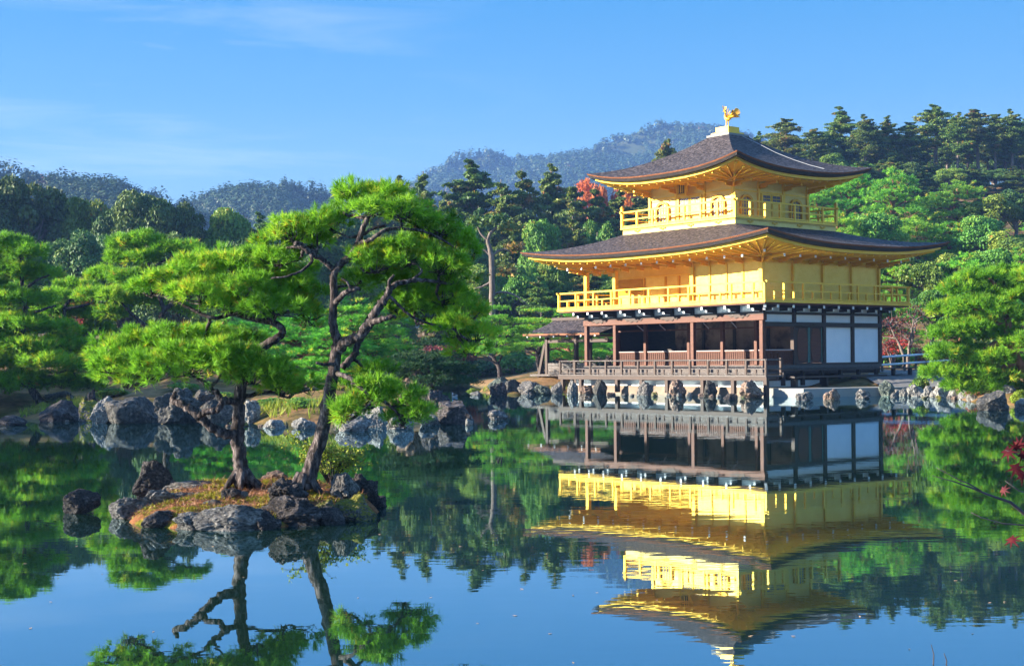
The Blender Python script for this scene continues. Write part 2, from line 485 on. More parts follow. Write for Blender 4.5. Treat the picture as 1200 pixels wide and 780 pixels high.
# east face: doors, plaster panels
for i, yy in enumerate((-1.06, -0.1)):
    y0, y1 = (-1.99, -1.065) if i == 0 else (-1.035, -0.11)
    d = part('door', MB().box(5.60, 5.655, y0, y1, 1.425, 3.038), M['wood_dark'])
    cyv = (y0 + y1) / 2; w = (y1 - y0) / 2 - 0.10
    oval = [(cyv + w * math.cos(a) * (1 if abs(math.sin(a)) < 0.7 else 0.96), 2.23 + 0.74 * max(-1, min(1, 1.25 * math.sin(a)))) for a in np.linspace(0, 2 * math.pi, 28, endpoint=False)]
    part('door_panel', MB().prism(oval, 0, 5.656, 5.672), M['wood_red'], d)
    part('hinge_plate', MB().box(5.656, 5.664, y0 + 0.01, y0 + 0.05, 1.44, 3.02).box(5.656, 5.664, y1 - 0.05, y1 - 0.01, 1.44, 3.02), M['copper'], d)
for y0, y1 in ((0.10, 2.0), (2.20, 4.1)):
    part('plaster_panel', MB().box(5.60, 5.64, y0, y1, 1.425, 3.038), M['plaster'])
for k in range(4):
    part('plaster_panel', MB().box(5.60, 5.645, EY[k] + 0.11, EY[k + 1] - 0.11, 3.245, 3.575), M['plaster'])
    part('plaster_panel', MB().box(5.60, 5.645, EY[k] + 0.11, EY[k + 1] - 0.11, 3.685, 3.975), M['plaster'])
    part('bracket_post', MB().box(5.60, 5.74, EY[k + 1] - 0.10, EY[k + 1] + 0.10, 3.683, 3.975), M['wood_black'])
sx = [-5.63, -4.6, -3.58, -2.3, -1.02, 0.26, 1.54, 2.9, 4.27, 5.63]
for k in range(9):
    part('plaster_panel', MB().box(sx[k] + 0.10, sx[k + 1] - 0.10, -4.20, -4.155, 3.685, 3.975), M['plaster'])
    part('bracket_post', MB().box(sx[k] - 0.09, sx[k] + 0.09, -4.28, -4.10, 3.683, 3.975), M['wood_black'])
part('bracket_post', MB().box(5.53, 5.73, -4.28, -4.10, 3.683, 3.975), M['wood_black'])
# brackets carrying the balcony, pale end caps
def bracket(a, b):
    a, b = Vector(a), Vector(b)
    o = part('bracket', MB().bar(a, b, 0.11, 0.13).bar(a - Vector((0, 0, 0.13)), a + (b - a) * 0.62 - Vector((0, 0, 0.12)), 0.10, 0.11), M['wood_black'])
    d = (b - a).normalized()
    part('bracket_cap', MB().bar(b + d * 0.002, b + d * 0.03, 0.115, 0.135), M['plaster'], o)
    e = a + (b - a) * 0.62 - Vector((0, 0, 0.12))
    part('bracket_cap', MB().bar(e + d * 0.002, e + d * 0.03, 0.105, 0.115), M['plaster'], o)
for x in sx: bracket((x, -4.29, 3.90), (x, -5.08, 3.90))
for yy in (-4.2, -3.15, -2.1, -1.05, 0, 1.05, 2.1, 3.15, 4.2): bracket((5.76, yy, 3.90), (6.5, yy, 3.90))
for yy in (-2.1, 0, 2.1): bracket((-5.75, yy, 3.90), (-6.5, yy, 3.90))
bracket((5.75, -4.29, 3.90), (6.45, -4.99, 3.90))

# --- second floor: balcony, walls, railing
BX, BY = LX + 1.02, WY + 1.02
part('balcony_soffit', MB().box(-BX + 0.03, BX - 0.03, -BY + 0.03, BY - 0.03, 3.98, 4.04), M['wood_red'])
part('balcony_floor', MB().box(-BX - 0.03, BX + 0.03, -BY - 0.03, BY + 0.03, 4.043, 4.165), M['gold'])
def railing(hx, hy, z0, zmid, ztop, step, finial, wpost=0.045, cx=0.0, cyy=0.0, skip_back=False):
    r = MB()
    for z, t in ((ztop, 0.038), (zmid, 0.030), (z0 + 0.05, 0.032)):
        o = 0.16 if z == ztop else 0.0
        for s in (-1, 1):
            r.bar((cx - hx - o, cyy + s * hy, z), (cx + hx + o, cyy + s * hy, z), t * 1.9, t * 1.8)
            r.bar((cx + s * hx, cyy - hy - o, z + 0.003), (cx + s * hx, cyy + hy + o, z + 0.003), t * 1.9, t * 1.8)
    R = part('balcony_railing', r, M['gold'])
    def post(x, y, zt, w):
        b = MB().box(x - w, x + w, y - w, y + w, z0, zt)
        if finial and zt > ztop + 0.05:
            b.add([(x - w * 1.5, y - w * 1.5, zt), (x + w * 1.5, y - w * 1.5, zt), (x + w * 1.5, y + w * 1.5, zt), (x - w * 1.5, y + w * 1.5, zt), (x, y, zt + 0.14)], [(0, 3, 2, 1), (0, 1, 4), (1, 2, 4), (2, 3, 4), (3, 0, 4)])
        part('railing_post', b, M['gold'], R)
    nx = max(2, round(2 * hx / step)); ny = max(2, round(2 * hy / step))
    for sgn in (-1, 1):
        for i in range(1, nx):
            tall = (i % 2 == 0)
            post(cx - hx + 2 * hx * i / nx, cyy + sgn * hy, ztop - 0.036 if (tall or finial) else zmid - 0.028, wpost if (tall or finial) else wpost * 0.8)
        for i in range(1, ny):
            tall = (i % 2 == 0)
            post(cx + sgn * hx, cyy - hy + 2 * hy * i / ny, ztop - 0.036 if (tall or finial) else zmid - 0.028, wpost if (tall or finial) else wpost * 0.8)
        for s2 in (-1, 1):
            post(cx + sgn * hx, cyy + s2 * hy, ztop + (0.2 if finial else 0.03), wpost * 1.25)
railing(BX - 0.05, BY - 0.05, 4.166, 4.56, 4.93, 0.64, False)

zW = 6.20
g = M['gold_wall']
def gold_panels(axis, fixed, edges, z0, z1, sgn, mat='gold_wall'):
    g = M[mat]
    for a, b in zip(edges[:-1], edges[1:]):
        if axis == 'x': part('wall_panel', MB().box(a + 0.012, b - 0.012, fixed - 0.03, fixed + 0.03, z0, z1), g)
        else: part('wall_panel', MB().box(fixed - 0.03, fixed + 0.03, a + 0.012, b - 0.012, z0, z1), g)
south2 = [1.54, 2.58, 3.58, 4.55, 5.63]
gold_panels('x', -4.15, south2, 4.18, zW, -1)
for x in south2[:4]: part('wall_post', MB().box(x - 0.05, x + 0.05, -4.225, -4.10, 4.168, zW), M['gold'])
part('wall_post', MB().box(5.53, 5.73, -4.30, -4.10, 4.168, zW + 0.02), M['gold'])
gold_panels('y', 5.58, EY, 4.18, zW, 1)
for yy in EY[1:]: part('wall_post', MB().box(5.56, 5.715, yy - 0.06, yy + 0.06, 4.168, zW + 0.02), M['gold'])
part('wall_band', MB().box(5.56, 5.70, -4.09, 4.27, 5.88, 5.98), M['gold'])
part('wall_band', MB().box(1.60, 5.52, -4.245, -4.18, 5.90, 6.0), M['gold'])
part('wall_band', MB().box(5.61, 5.69, -4.09, 4.27, 4.17, 4.28), M['gold'])
gold_panels('y', 1.54, [-4.1, -2.1], 4.18, zW, 1)
gold_panels('x', 4.15, [-5.6, -2.8, 0, 2.8, 5.55], 4.18, zW, 1)
# recessed wall, lattice window and folding doors
part('recess_wall', MB().box(-5.6, -3.75, -2.13, -2.07, 4.168, 4.86), g)
lw = MB()
for i in range(23): lw.box(-5.55 + i * 0.08 - 0.014, -5.55 + i * 0.08 + 0.014, -2.16, -2.12, 4.87, 5.72)
for j in range(12): lw.box(-5.58, -3.76, -2.155, -2.125, 4.88 + j * 0.076 - 0.012, 4.88 + j * 0.076 + 0.012)
o = part('lattice_window', lw, M['gold_deep']); part('lattice_back', MB().box(-5.58, -3.76, -2.118, -2.10, 4.87, 5.73), M['gold'], o)
part('recess_wall', MB().box(-5.6, 1.5, -2.13, -2.07, 5.74, zW), g)
for a, b in ((-3.6, -2.25), (-2.15, -1.35), (-1.25, -0.6), (-0.5, 0.45), (0.55, 1.48)):
    part('sliding_door', MB().box(a, b, -2.11, -2.06, 4.17, 5.738), g)
for x in (-3.67, -2.2, -1.3, -0.55, 0.5): part('wall_post', MB().box(x - 0.05, x + 0.05, -2.18, -2.05, 4.168, 5.738), M['gold_deep'])
part('wall_band', MB().box(-5.6, 1.5, -2.2, -2.14, 5.66, 5.76), M['gold'])
part('wall_post', MB().box(-5.73, -5.54, -2.19, -2.01, 4.168, zW), M['gold'])
for x in FX[:2]: part('pillar', MB().box(x - 0.10, x + 0.10, -4.30, -4.10, 4.168, zW + 0.01), M['gold'], bevel=0.01)
part('wall_post', MB().box(1.44, 1.64, -4.30, -4.095, 4.168, zW + 0.01), M['gold'])
part('lintel', MB().box(-5.75, 1.42, -4.27, -4.13, 5.96, 6.12), M['gold'])
part('veranda_ceiling', MB().box(-5.7, 1.5, -4.1, -2.2, 6.13, 6.18), M['gold'])
gold_panels('y', -5.6, [-2.0, 0, 2.1, 4.15], 4.18, zW, 1)

# --- roofs
def roof(He, Ht, zm, zc, zt, wall, zwall, power, name, cxx=0.0, cyy=0.0, lift=2.6, gcurve=0.5):
    nS, nT = 36, 16
    V, F = [], []
    def top(side, s, t):
        hx = He[0] + (Ht[0] - He[0]) * t; hy = He[1] + (Ht[1] - He[1]) * t
        gz = gcurve * t + (1 - gcurve) * t ** power
        z = zm + (zc - zm) * abs(s) ** lift * (1 - t) ** 2 + (zt - zm) * gz
        return {0: (s * hx, -hy, z), 1: (hx, s * hy, z), 2: (-s * hx, hy, z), 3: (-hx, -s * hy, z)}[side]
    def edge(side, s, inset, dz):
        hx, hy = He[0] - inset, He[1] - inset
        z = zm + (zc - zm) * abs(s) ** lift + dz
        return {0: (s * hx, -hy, z), 1: (hx, s * hy, z), 2: (-s * hx, hy, z), 3: (-hx, -s * hy, z)}[side]
    rb = MB()
    for side in range(4):
        vs = [Vector(top(side, -1 + 2 * i / nS, j / nT)) + Vector((cxx, cyy, 0)) for j in range(nT + 1) for i in range(nS + 1)]
        fs = [(j * (nS + 1) + i, j * (nS + 1) + i + 1, (j + 1) * (nS + 1) + i + 1, (j + 1) * (nS + 1) + i) for j in range(nT) for i in range(nS)]
        rb.add(vs, fs)
    me = bpy.data.meshes.new(name); me.from_pydata(rb.v, [], rb.f); me.materials.append(M['shingle'])
    bm = bmesh.new(); bm.from_mesh(me); bmesh.ops.remove_doubles(bm, verts=bm.verts, dist=1e-4); bmesh.ops.recalc_face_normals(bm, faces=bm.faces); bm.to_mesh(me); bm.free()
    me.polygons.foreach_set('use_smooth', [False] * len(me.polygons))
    R = link(name, me, PAV)
    def strip(pname, prof, mat, parent):
        b = MB()
        for side in range(4):
            n = len(prof)
            vs = [Vector(edge(side, -1 + 2 * i / nS, a, d)) + Vector((cxx, cyy, 0)) for (a, d) in prof for i in range(nS + 1)]
            fs = [(j * (nS + 1) + i, (j + 1) * (nS + 1) + i, (j + 1) * (nS + 1) + i + 1, j * (nS + 1) + i + 1) for j in range(n - 1) for i in range(nS)]
            b.add(vs, fs)
        return b.build(pname, mat, parent)
    strip('eave_edge', [(0.0, -0.002), (0.02, -0.05), (0.035, -0.07)], M['bark_edge'], R)
    strip('eave_underside', [(0.037, -0.071), (0.09, -0.195), (0.32, -0.215)], M['eave_black'], R)
    strip('fascia_board', [(0.30, -0.216), (0.305, -0.345), (0.42, -0.35)], M['gold'], R)
    # soffit from fascia to the wall head
    b = MB()
    for side in range(4):
        rows = []
        for k in np.linspace(0, 1, 5):
            for i in range(nS + 1):
                s = -1 + 2 * i / nS
                e = Vector(edge(side, s, 0.42, -0.352))
                wv = Vector({0: (s * wall[0], -wall[1], zwall), 1: (wall[0], s * wall[1], zwall), 2: (-s * wall[0], wall[1], zwall), 3: (-wall[0], -s * wall[1], zwall)}[side])
                rows.append(e.lerp(wv, k) + Vector((cxx, cyy, 0)))
        b.add(rows, [(j * (nS + 1) + i, (j + 1) * (nS + 1) + i, (j + 1) * (nS + 1) + i + 1, j * (nS + 1) + i + 1) for j in range(4) for i in range(nS)])
    b.build('soffit', M['gold_soffit_bounce_lit'], R)
    # rafters
    for side in range(4):
        b = MB()
        half = He[0] if side in (0, 2) else He[1]
        n = int(2 * half / 0.52)
        for i in range(n + 1):
            s = -0.985 + 1.97 * i / n
            e = Vector(edge(side, s, 0.29, -0.335))
            sw = max(-1, min(1, s * (half - 0.35) / (wall[0] if side in (0, 2) else wall[1])))
            inside = abs(s) * (half - 0.35) <= (wall[0] if side in (0, 2) else wall[1])
            wv = Vector({0: (sw * wall[0], -wall[1], zwall), 1: (wall[0], sw * wall[1], zwall), 2: (-sw * wall[0], wall[1], zwall), 3: (-wall[0], -sw * wall[1], zwall)}[side])
            dn = Vector((cxx, cyy, -0.055))
            b.bar(e.lerp(wv, 0.09) + dn, e.lerp(wv, 0.97) + dn, 0.055, 0.07)
        b.build('rafter_row', M['gold_soffit_bounce_lit'], R)
    return R
RF2 = roof((LX + 2.347, WY + 2.347), (3.66, 3.66), 6.60, 7.05, 7.71, (LX + 0.08, WY + 0.08), 6.21, 1.6, 'lower_roof', gcurve=0.55)
H3 = 2.662
RF3 = roof((H3 + 2.193, H3 + 2.193), (0.62, 0.62), 10.25, 10.76, 12.42, (H3 + 0.06, H3 + 0.06), 9.93, 1.9, 'upper_roof', gcurve=0.52)
def eave_arms(xs, ys, hx, hy, reach, z0, z1, tip, nm='eave_bracket'):
    def arm(a, b):
        a, b = Vector(a), Vector(b)
        o = part(nm, MB().bar(a, b, 0.09, 0.11).bar(a + Vector((0, 0, -0.12)), a.lerp(b, 0.45) + Vector((0, 0, -0.10)), 0.085, 0.10), M['gold_deep'])
        d = (b - a).normalized()
        part('bracket_cap', MB().bar(b + d * 0.002, b + d * 0.035, 0.095, 0.115), M[tip], o)
    for x in xs: arm((x, -hy, z0), (x, -hy - reach, z1)); 
    for yy in ys: arm((hx, yy, z0), (hx + reach, yy, z1)); arm((-hx, yy, z0), (-hx - reach, yy, z1))
    arm((hx, -hy, z0), (hx + reach * 0.8, -hy - reach * 0.8, z1 + 0.15))
    arm((-hx, -hy, z0), (-hx - reach * 0.8, -hy - reach * 0.8, z1 + 0.15))
    arm((hx, hy, z0), (hx + reach * 0.8, hy + reach * 0.8, z1 + 0.15))
eave_arms(np.linspace(-5.63, 5.63, 12), np.linspace(-4.2, 4.2, 9), LX + 0.1, WY + 0.1, 1.15, 6.0, 6.08, 'plaster')
eave_arms(np.linspace(-2.66, 2.66, 4), np.linspace(-2.66, 2.66, 4), H3 + 0.08, H3 + 0.08, 1.0, 9.70, 9.76, 'gold')
part('lightning_cable', MB().tube([(0.75, 0.2, 12.36), (1.4, 0.5, 11.98), (2.2, 0.9, 11.46), (3.0, 1.2, 11.06), (3.8, 1.45, 10.72), (4.5, 1.65, 10.48)], 0.014, 5), M['cable'])

# --- third floor
B3 = H3 + 1.02
part('upper_balcony', MB().box(-B3 - 0.02, B3 + 0.02, -B3 - 0.02, B3 + 0.02, 7.97, 8.06), M['gold'])
part('balcony_skirt', MB().box(-B3 + 0.07, B3 - 0.07, -B3 + 0.07, B3 - 0.07, 7.60, 7.967), M['gold_pale'])
for k in (-2.6, -0.9, 0.9, 2.6):
    for (x, y, ax) in ((k, -B3 + 0.06, 0), (B3 - 0.06, k, 1)):
        c = MB()
        for t in range(3):
            d = (t - 1) * 0.13
            if ax == 0: c.box(x + d - 0.055, x + d + 0.055, y - 0.035, y + 0.0, 7.83 - 0.05 * (t % 2), 7.90 - 0.05 * (t % 2))
            else: c.box(x, x + 0.035, y + d - 0.055, y + d + 0.055, 7.83 - 0.05 * (t % 2), 7.90 - 0.05 * (t % 2))
        part('metal_fitting', c, M['gold_deep'])
railing(B3 - 0.05, B3 - 0.05, 8.062, 8.44, 8.80, 1.04, True, 0.05)
P3 = [-2.66, -0.90, 0.90, 2.66]
seen = set()
for a in P3:
    for (x, y) in ((a, -2.66), (2.66, a), (a, 2.66), (-2.66, a)):
        if (x, y) in seen: continue
        seen.add((x, y))
        part('pillar', MB().box(x - 0.075, x + 0.075, y - 0.075, y + 0.075, 8.062, 9.92), M['gold'], bevel=0.01)
for (axis, fx) in (('x', -2.63), ('y', 2.63), ('x', 2.63), ('y', -2.63)):
    gold_panels(axis, fx, P3, 8.064, 9.92, 1, 'gold_pale')
    out_ = 1 if fx > 0 else -1
    e0, e1 = fx + out_ * 0.031, fx + out_ * 0.075
    lo, hi = min(e0, e1), max(e0, e1)
    b = MB()
    for a, c in zip(P3[:-1], P3[1:]):
        for z0, z1 in ((8.064, 8.13), (9.36, 9.43)):
            if axis == 'x': b.box(a + 0.08, c - 0.08, lo, hi, z0, z1)
            else: b.box(lo, hi, a + 0.08, c - 0.08, z0, z1)
    part('wall_band', b, M['gold'])
def arch(c, w, z0, z1, k=1.0):
    pts = [(c - w * k, z0)]
    zs = z0 + (z1 - z0) * 0.55
    for a in np.linspace(0, 1, 8):
        pts.append((c - w * k * (1 - 0.75 * a ** 1.8), zs + (z1 - zs) * (math.sin(a * math.pi / 2) ** 0.9) * 0.93))
    pts.append((c, z1))
    for a in np.linspace(1, 0, 8):
        pts.append((c + w * k * (1 - 0.75 * a ** 1.8), zs + (z1 - zs) * (math.sin(a * math.pi / 2) ** 0.9) * 0.93))
    pts.append((c + w * k, z0))
    return pts
for axis, f0, s in ((1, -2.66, -1), (0, 2.66, 1)):
    for c in (-1.78, 1.78):
        a0, a1 = sorted((f0 + s * 0.004, f0 + s * 0.030))
        a0, a1 = sorted((f0 + s * 0.004, f0 + s * 0.105))
        oo, ii = arch(c, 0.45, 8.14, 9.24), arch(c, 0.36, 8.20, 9.13)
        rg = MB(); nn_ = len(oo)
        for i in range(nn_):
            j = (i + 1) % nn_
            q = [oo[i], oo[j], ii[j], ii[i]]
            rg.prism(q, axis, a0, a1)
        wdo = part('arched_window', rg, M['gold_deep'])
        a0, a1 = sorted((f0 + s * 0.005, f0 + s * 0.012))
        part('window_paper', MB().prism(arch(c, 0.365, 8.195, 9.135), axis, a0, a1), M['window_pane'], wdo)
        b = MB(); a0, a1 = sorted((f0 + s * 0.014, f0 + s * 0.030))
        for d, zt in ((-0.18, 9.0), (0.0, 9.10), (0.18, 9.0)):
            w = 0.022
            b.box(*((c + d - w, c + d + w, a0, a1) if axis == 1 else (a0, a1, c + d - w, c + d + w)), 8.19, zt)
        for z in (8.42, 8.62, 8.82):
            b.box(*((c - 0.34, c + 0.34, a0 + 0.001, a1 + 0.001) if axis == 1 else (a0 + 0.001, a1 + 0.001, c - 0.34, c + 0.34)), z - 0.015, z + 0.015)
        part('window_bars', b, M['gold'], wdo)
    # centre doors with latticed heads
    for c in (-0.36, 0.36):
        a0, a1 = sorted((f0 + s * 0.004, f0 + s * 0.035))
        d = part('door', MB().box(*((c - 0.335, c + 0.335, a0, a1) if axis == 1 else (a0, a1, c - 0.335, c + 0.335)), 8.14, 9.34), M['gold'])
        a0, a1 = sorted((f0 + s * 0.037, f0 + s * 0.047)); b = MB()
        for q in range(2):
            for w_ in range(2):
                x0 = c - 0.27 + q * 0.28; z0 = 8.98 + w_ * 0.16
                b.box(*((x0, x0 + 0.25, a0, a1) if axis == 1 else (a0, a1, x0, x0 + 0.25)), z0, z0 + 0.13)
        part('door_lattice', b, M['window_pane'], d)
        b = MB().box(*((c - 0.27, c + 0.27, a0, a1) if axis == 1 else (a0, a1, c - 0.27, c + 0.27)), 8.22, 8.9)
        part('door_panel', b, M['gold_wall'], d)
        j0 = c + (0.31 if c > 0 else -0.43); a0, a1 = sorted((f0 + s * 0.004, f0 + s * 0.10))
        part('door_jamb', MB().box(*((j0, j0 + 0.12, a0, a1) if axis == 1 else (a0, a1, j0, j0 + 0.12)), 8.07, 9.35), M['gold'])
# name board under the eaves of the south face
nb = part('name_board', MB().prism([(-0.50, 9.40), (0.06, 9.36), (0.16, 9.80), (0.02, 10.0), (-0.52, 9.98), (-0.62, 9.72)], 1, -3.02, -2.97), M['gold_deep'])
part('board_face', MB().box(-0.44, -0.06, -3.05, -3.025, 9.46, 9.92), M['wood_black'], nb)
part('board_inlay', MB().box(-0.29, -0.21, -3.062, -3.052, 9.50, 9.88).box(-0.40, -0.37, -3.062, -3.052, 9.48, 9.90).box(-0.13, -0.10, -3.062, -3.052, 9.48, 9.90), M['gold'], nb)
# roof pedestal
part('roof_pedestal', MB().box(-0.72, 0.72, -0.72, 0.72, 12.36, 12.46), M['stone_pale'])
part('roof_pedestal', MB().box(-0.56, 0.56, -0.56, 0.56, 12.462, 12.56).box(-0.40, 0.40, -0.40, 0.40, 12.562, 12.84), M['gold'])

# --- fishing porch on the west side
AX0, AYr, Zr, Ze = -11.6, -1.05, 3.83, 3.02
rb = MB(); ns, ntt = 14, 10
for sgn in (-1, 1):
    vs = []
    for j in range(ntt + 1):
        t = j / ntt
        for i in range(ns + 1):
            x = AX0 + (-5.8 - AX0) * i / ns
            vs.append((x - (0.25 * (1 - t) if i == 0 else 0), AYr + sgn * 2.1 * (1 - t), Ze + (Zr - Ze) * (0.55 * t + 0.45 * t ** 1.9) + 0.10 * (1 - t) ** 2 * (1 - i / ns) ** 3))
    rb.add(vs, [(j * (ns + 1) + i, j * (ns + 1) + i + 1, (j + 1) * (ns + 1) + i + 1, (j + 1) * (ns + 1) + i) for j in range(ntt) for i in range(ns)])
pr = rb.build('porch_roof', M['shingle'], PAV)
b = MB()
b.bar((AX0 - 0.25, AYr - 2.08, Ze - 0.02), (-5.85, AYr - 2.08, Ze - 0.07), 0.06, 0.10)
b.bar((AX0 - 0.25, AYr + 2.08, Ze - 0.02), (-5.85, AYr + 2.08, Ze - 0.07), 0.06, 0.10)
b.build('eave_edge', M['bark_edge'], pr)
MB().box(AX0 + 0.1, -5.85, AYr - 2.0, AYr + 2.0, Ze - 0.14, Ze - 0.075).build('porch_ceiling', M['wood_dark'], pr)
MB().box(AX0 - 0.16, -5.85, AYr - 0.12, AYr + 0.12, Zr - 0.05, Zr + 0.10).build('ridge_cap', M['wood_dark'], pr)
MB().prism([(AYr - 1.2, Ze + 0.12), (AYr + 1.2, Ze + 0.12), (AYr, Zr - 0.06)], 0, AX0 + 0.02, AX0 + 0.07).build('gable_board', M['plaster'], pr)
b = MB()
for x in np.linspace(AX0 + 0.1, -6.2, 6): b.box(x - 0.035, x + 0.035, AYr - 2.1, AYr - 2.02, Ze - 0.19, Ze - 0.11)
b.build('rafter_tips', M['plaster'], pr)
for x, yy in ((-10.5, -2.6), (-10.5, 0.5), (-8.2, 0.5), (-8.2, -2.6)):
    part('porch_pillar', MB().box(x - 0.09, x + 0.09, yy - 0.09, yy + 0.09, -0.3, Ze - 0.142), M['wood_dark'])
part('porch_brace', MB().bar((-11.3, -2.75, -0.2), (-10.62, -2.64, 2.5), 0.14, 0.14), M['wood_dark'])
part('porch_beam', MB().box(-10.6, -5.8, -2.66, -2.54, 2.55, 2.70).box(-10.6, -5.8, 0.44, 0.56, 2.55, 2.70), M['wood_dark'])
b = MB()
for k in range(4): b.box(-10.4, -6.7, -2.66, -2.60, 0.90 + k * 0.15, 1.035 + k * 0.15)
part('porch_parapet', b, M['wood_grey'])
# east bench deck and step
f = MB()
for k in range(5): f.box(5.80 + k * 0.17, 5.80 + k * 0.17 + 0.16, -4.0, 5.6, 1.09, 1.15)
part('bench_deck', f, M['wood_black'])
for yy in np.arange(-3.8, 5.7, 1.33): part('bench_leg', MB().box(6.35, 6.5, yy - 0.07, yy + 0.07, 0.45, 1.088), M['wood_black'])
part('step_board', MB().box(6.75, 7.15, -3.9, 2.7, 0.78, 0.86), M['wood_black'])
for yy in (-3.7, -1.6, 0.5, 2.5): part('step_leg', MB().box(6.8, 7.1, yy - 0.06, yy + 0.06, 0.40, 0.778), M['wood_black'])

# --- the gilded bird on the roof
PH = empty('bird_statue', pav_world(0, 0, 12.842), -PA + math.pi)
tag(PH, 'gilded crested bird statue with raised wings standing on the roof pedestal', 'statue')
def ph(name, mb, mat='gold', parent=PH, **k): return mb.build(name, M[mat], parent, **k)
# local +X is the way it faces
ph('body', MB().tube([(-0.20, 0, 0.40), (-0.12, 0, 0.40), (0.0, 0, 0.43), (0.10, 0, 0.50), (0.14, 0, 0.60), (0.11, 0, 0.72), (0.13, 0, 0.80), (0.16, 0, 0.84)], [0.03, 0.08, 0.11, 0.095, 0.06, 0.042, 0.045, 0.03], 10), smooth=True)
ph('head', MB().tube([(0.10, 0, 0.83), (0.15, 0, 0.86), (0.21, 0, 0.85), (0.29, 0, 0.81)], [0.035, 0.062, 0.04, 0.006], 8), smooth=True)
ph('crest', MB().bar((0.13, 0, 0.90), (0.06, 0, 1.02), 0.02, 0.05).bar((0.16, 0, 0.91), (0.15, 0, 1.03), 0.02, 0.045), 'gold_deep')
for s in (-1, 1):
    ph('leg', MB().tube([(0.0, s * 0.07, 0.36), (0.01, s * 0.08, 0.18), (0.0, s * 0.08, 0.02)], [0.035, 0.022, 0.022], 7))
    w = MB()
    for k in range(7):
        a = 0.12 + k * 0.26
        tip = Vector((-0.10 - 0.40 * math.sin(a) * (0.9 + 0.05 * k), s * (0.20 + 0.30 * math.cos(a) ** 0.7 if a < 1.5 else 0.22), 0.52 + 0.46 * math.cos(a)))
        w.bar((0.02 - 0.02 * k, s * 0.09, 0.50), tip, 0.018, 0.060)
    ph('wing', w, 'gold_deep')
t = MB()
for k in range(6):
    a = -0.5 + k * 0.2
    t.tube([(-0.15, a * 0.08, 0.42), (-0.33, a * 0.22, 0.50 + 0.02 * k), (-0.48, a * 0.34, 0.52 + 0.05 * k), (-0.60, a * 0.40, 0.42 + 0.06 * k)], [0.02, 0.035, 0.035, 0.008], 5)
ph('tail', t, 'gold_deep')
# ================================================================== water, ground, hills
def smooth(a, b, x):
    t = np.clip((x - a) / (b - a), 0, 1)
    return t * t * (3 - 2 * t)

def poly_sd(px, py, poly):
    """Signed distance to a polygon, positive inside."""
    px = np.asarray(px, float); py = np.asarray(py, float)
    d = np.full(px.shape, 1e9); inside = np.zeros(px.shape, bool)
    n = len(poly)
    for i in range(n):
        x0, y0 = poly[i]; x1, y1 = poly[(i + 1) % n]
        ex, ey = x1 - x0, y1 - y0
        t = np.clip(((px - x0) * ex + (py - y0) * ey) / (ex * ex + ey * ey + 1e-12), 0, 1)
        d = np.minimum(d, np.hypot(px - x0 - t * ex, py - y0 - t * ey))
        c = ((y0 > py) != (y1 > py)) & (px < (x1 - x0) * (py - y0) / (y1 - y0 + 1e-12) + x0)
        inside ^= c
    return np.where(inside, d, -d)

LANDL = [fan(*p) for p in [(-900, 36), (-420, 37), (-250, 42), (-100, 45), (0, 44.5), (60, 42.2), (110, 41.6), (180, 42.2), (240, 41.5), (280, 39.5), (330, 37.2), (400, 37.4), (470, 37.8), (520, 38.9), (549, 39.8), (545, 42.5), (515, 47), (470, 56), (440, 70), (420, 96), (300, 110), (-900, 110)]]
_pv = lambda x, y: tuple(pav_world(x, y))[:2]
LANDF = [fan(*p) for p in [(-900, 96), (400, 96), (480, 97), (545, 99), (572, 86), (558, 76), (578, 68.5), (605, 67.5), (640, 71)]] + [_pv(-7.0, -2.8), _pv(-5.8, -4.2), _pv(8.1, -4.3), _pv(9.5, -1.1)] + \
        [fan(*p) for p in [(1058, 60.5), (1100, 58.0), (1125, 54), (1150, 48.5), (1195, 46.8), (1290, 45), (1500, 42), (2300, 40)]] + [(900, 300), (900, 1400), (-900, 1400)]

def land_h(x, y):
    x = np.asarray(x, float); y = np.asarray(y, float)
    sd = np.maximum(poly_sd(x, y, LANDL), poly_sd(x, y, LANDF))
    px = 600 + FPX * x / np.maximum(y, 1.0)
    h = np.where(sd > 0, 0.42 * (1 - np.exp(-sd / 0.9)) + 0.05 * np.clip(sd, 0, 9), np.maximum(sd * 0.7, -0.7))
    bank = smooth(2, 12, sd) * smooth(500, 300, px) * smooth(110, 60, y) * 0.55
    hill = 21.3 * (np.clip((y - 90) / 108, 0, 1.0)) ** 1.5 * smooth(700, 960, px) + smooth(85, 170, y) * 4.0 * smooth(1, 8, sd) + smooth(230, 420, y) * 12 * smooth(700, 300, px)
    wob = 0.10 * np.sin(x * 0.9 + 1.3 * np.sin(y * 0.5)) + 0.08 * np.sin(y * 1.1 + x * 0.4)
    return h + np.where(sd > 0, bank + hill + wob * np.clip(sd / 3, 0, 1), 0)

def hz(x, y):
    return float(land_h(np.array([x]), np.array([y]))[0])

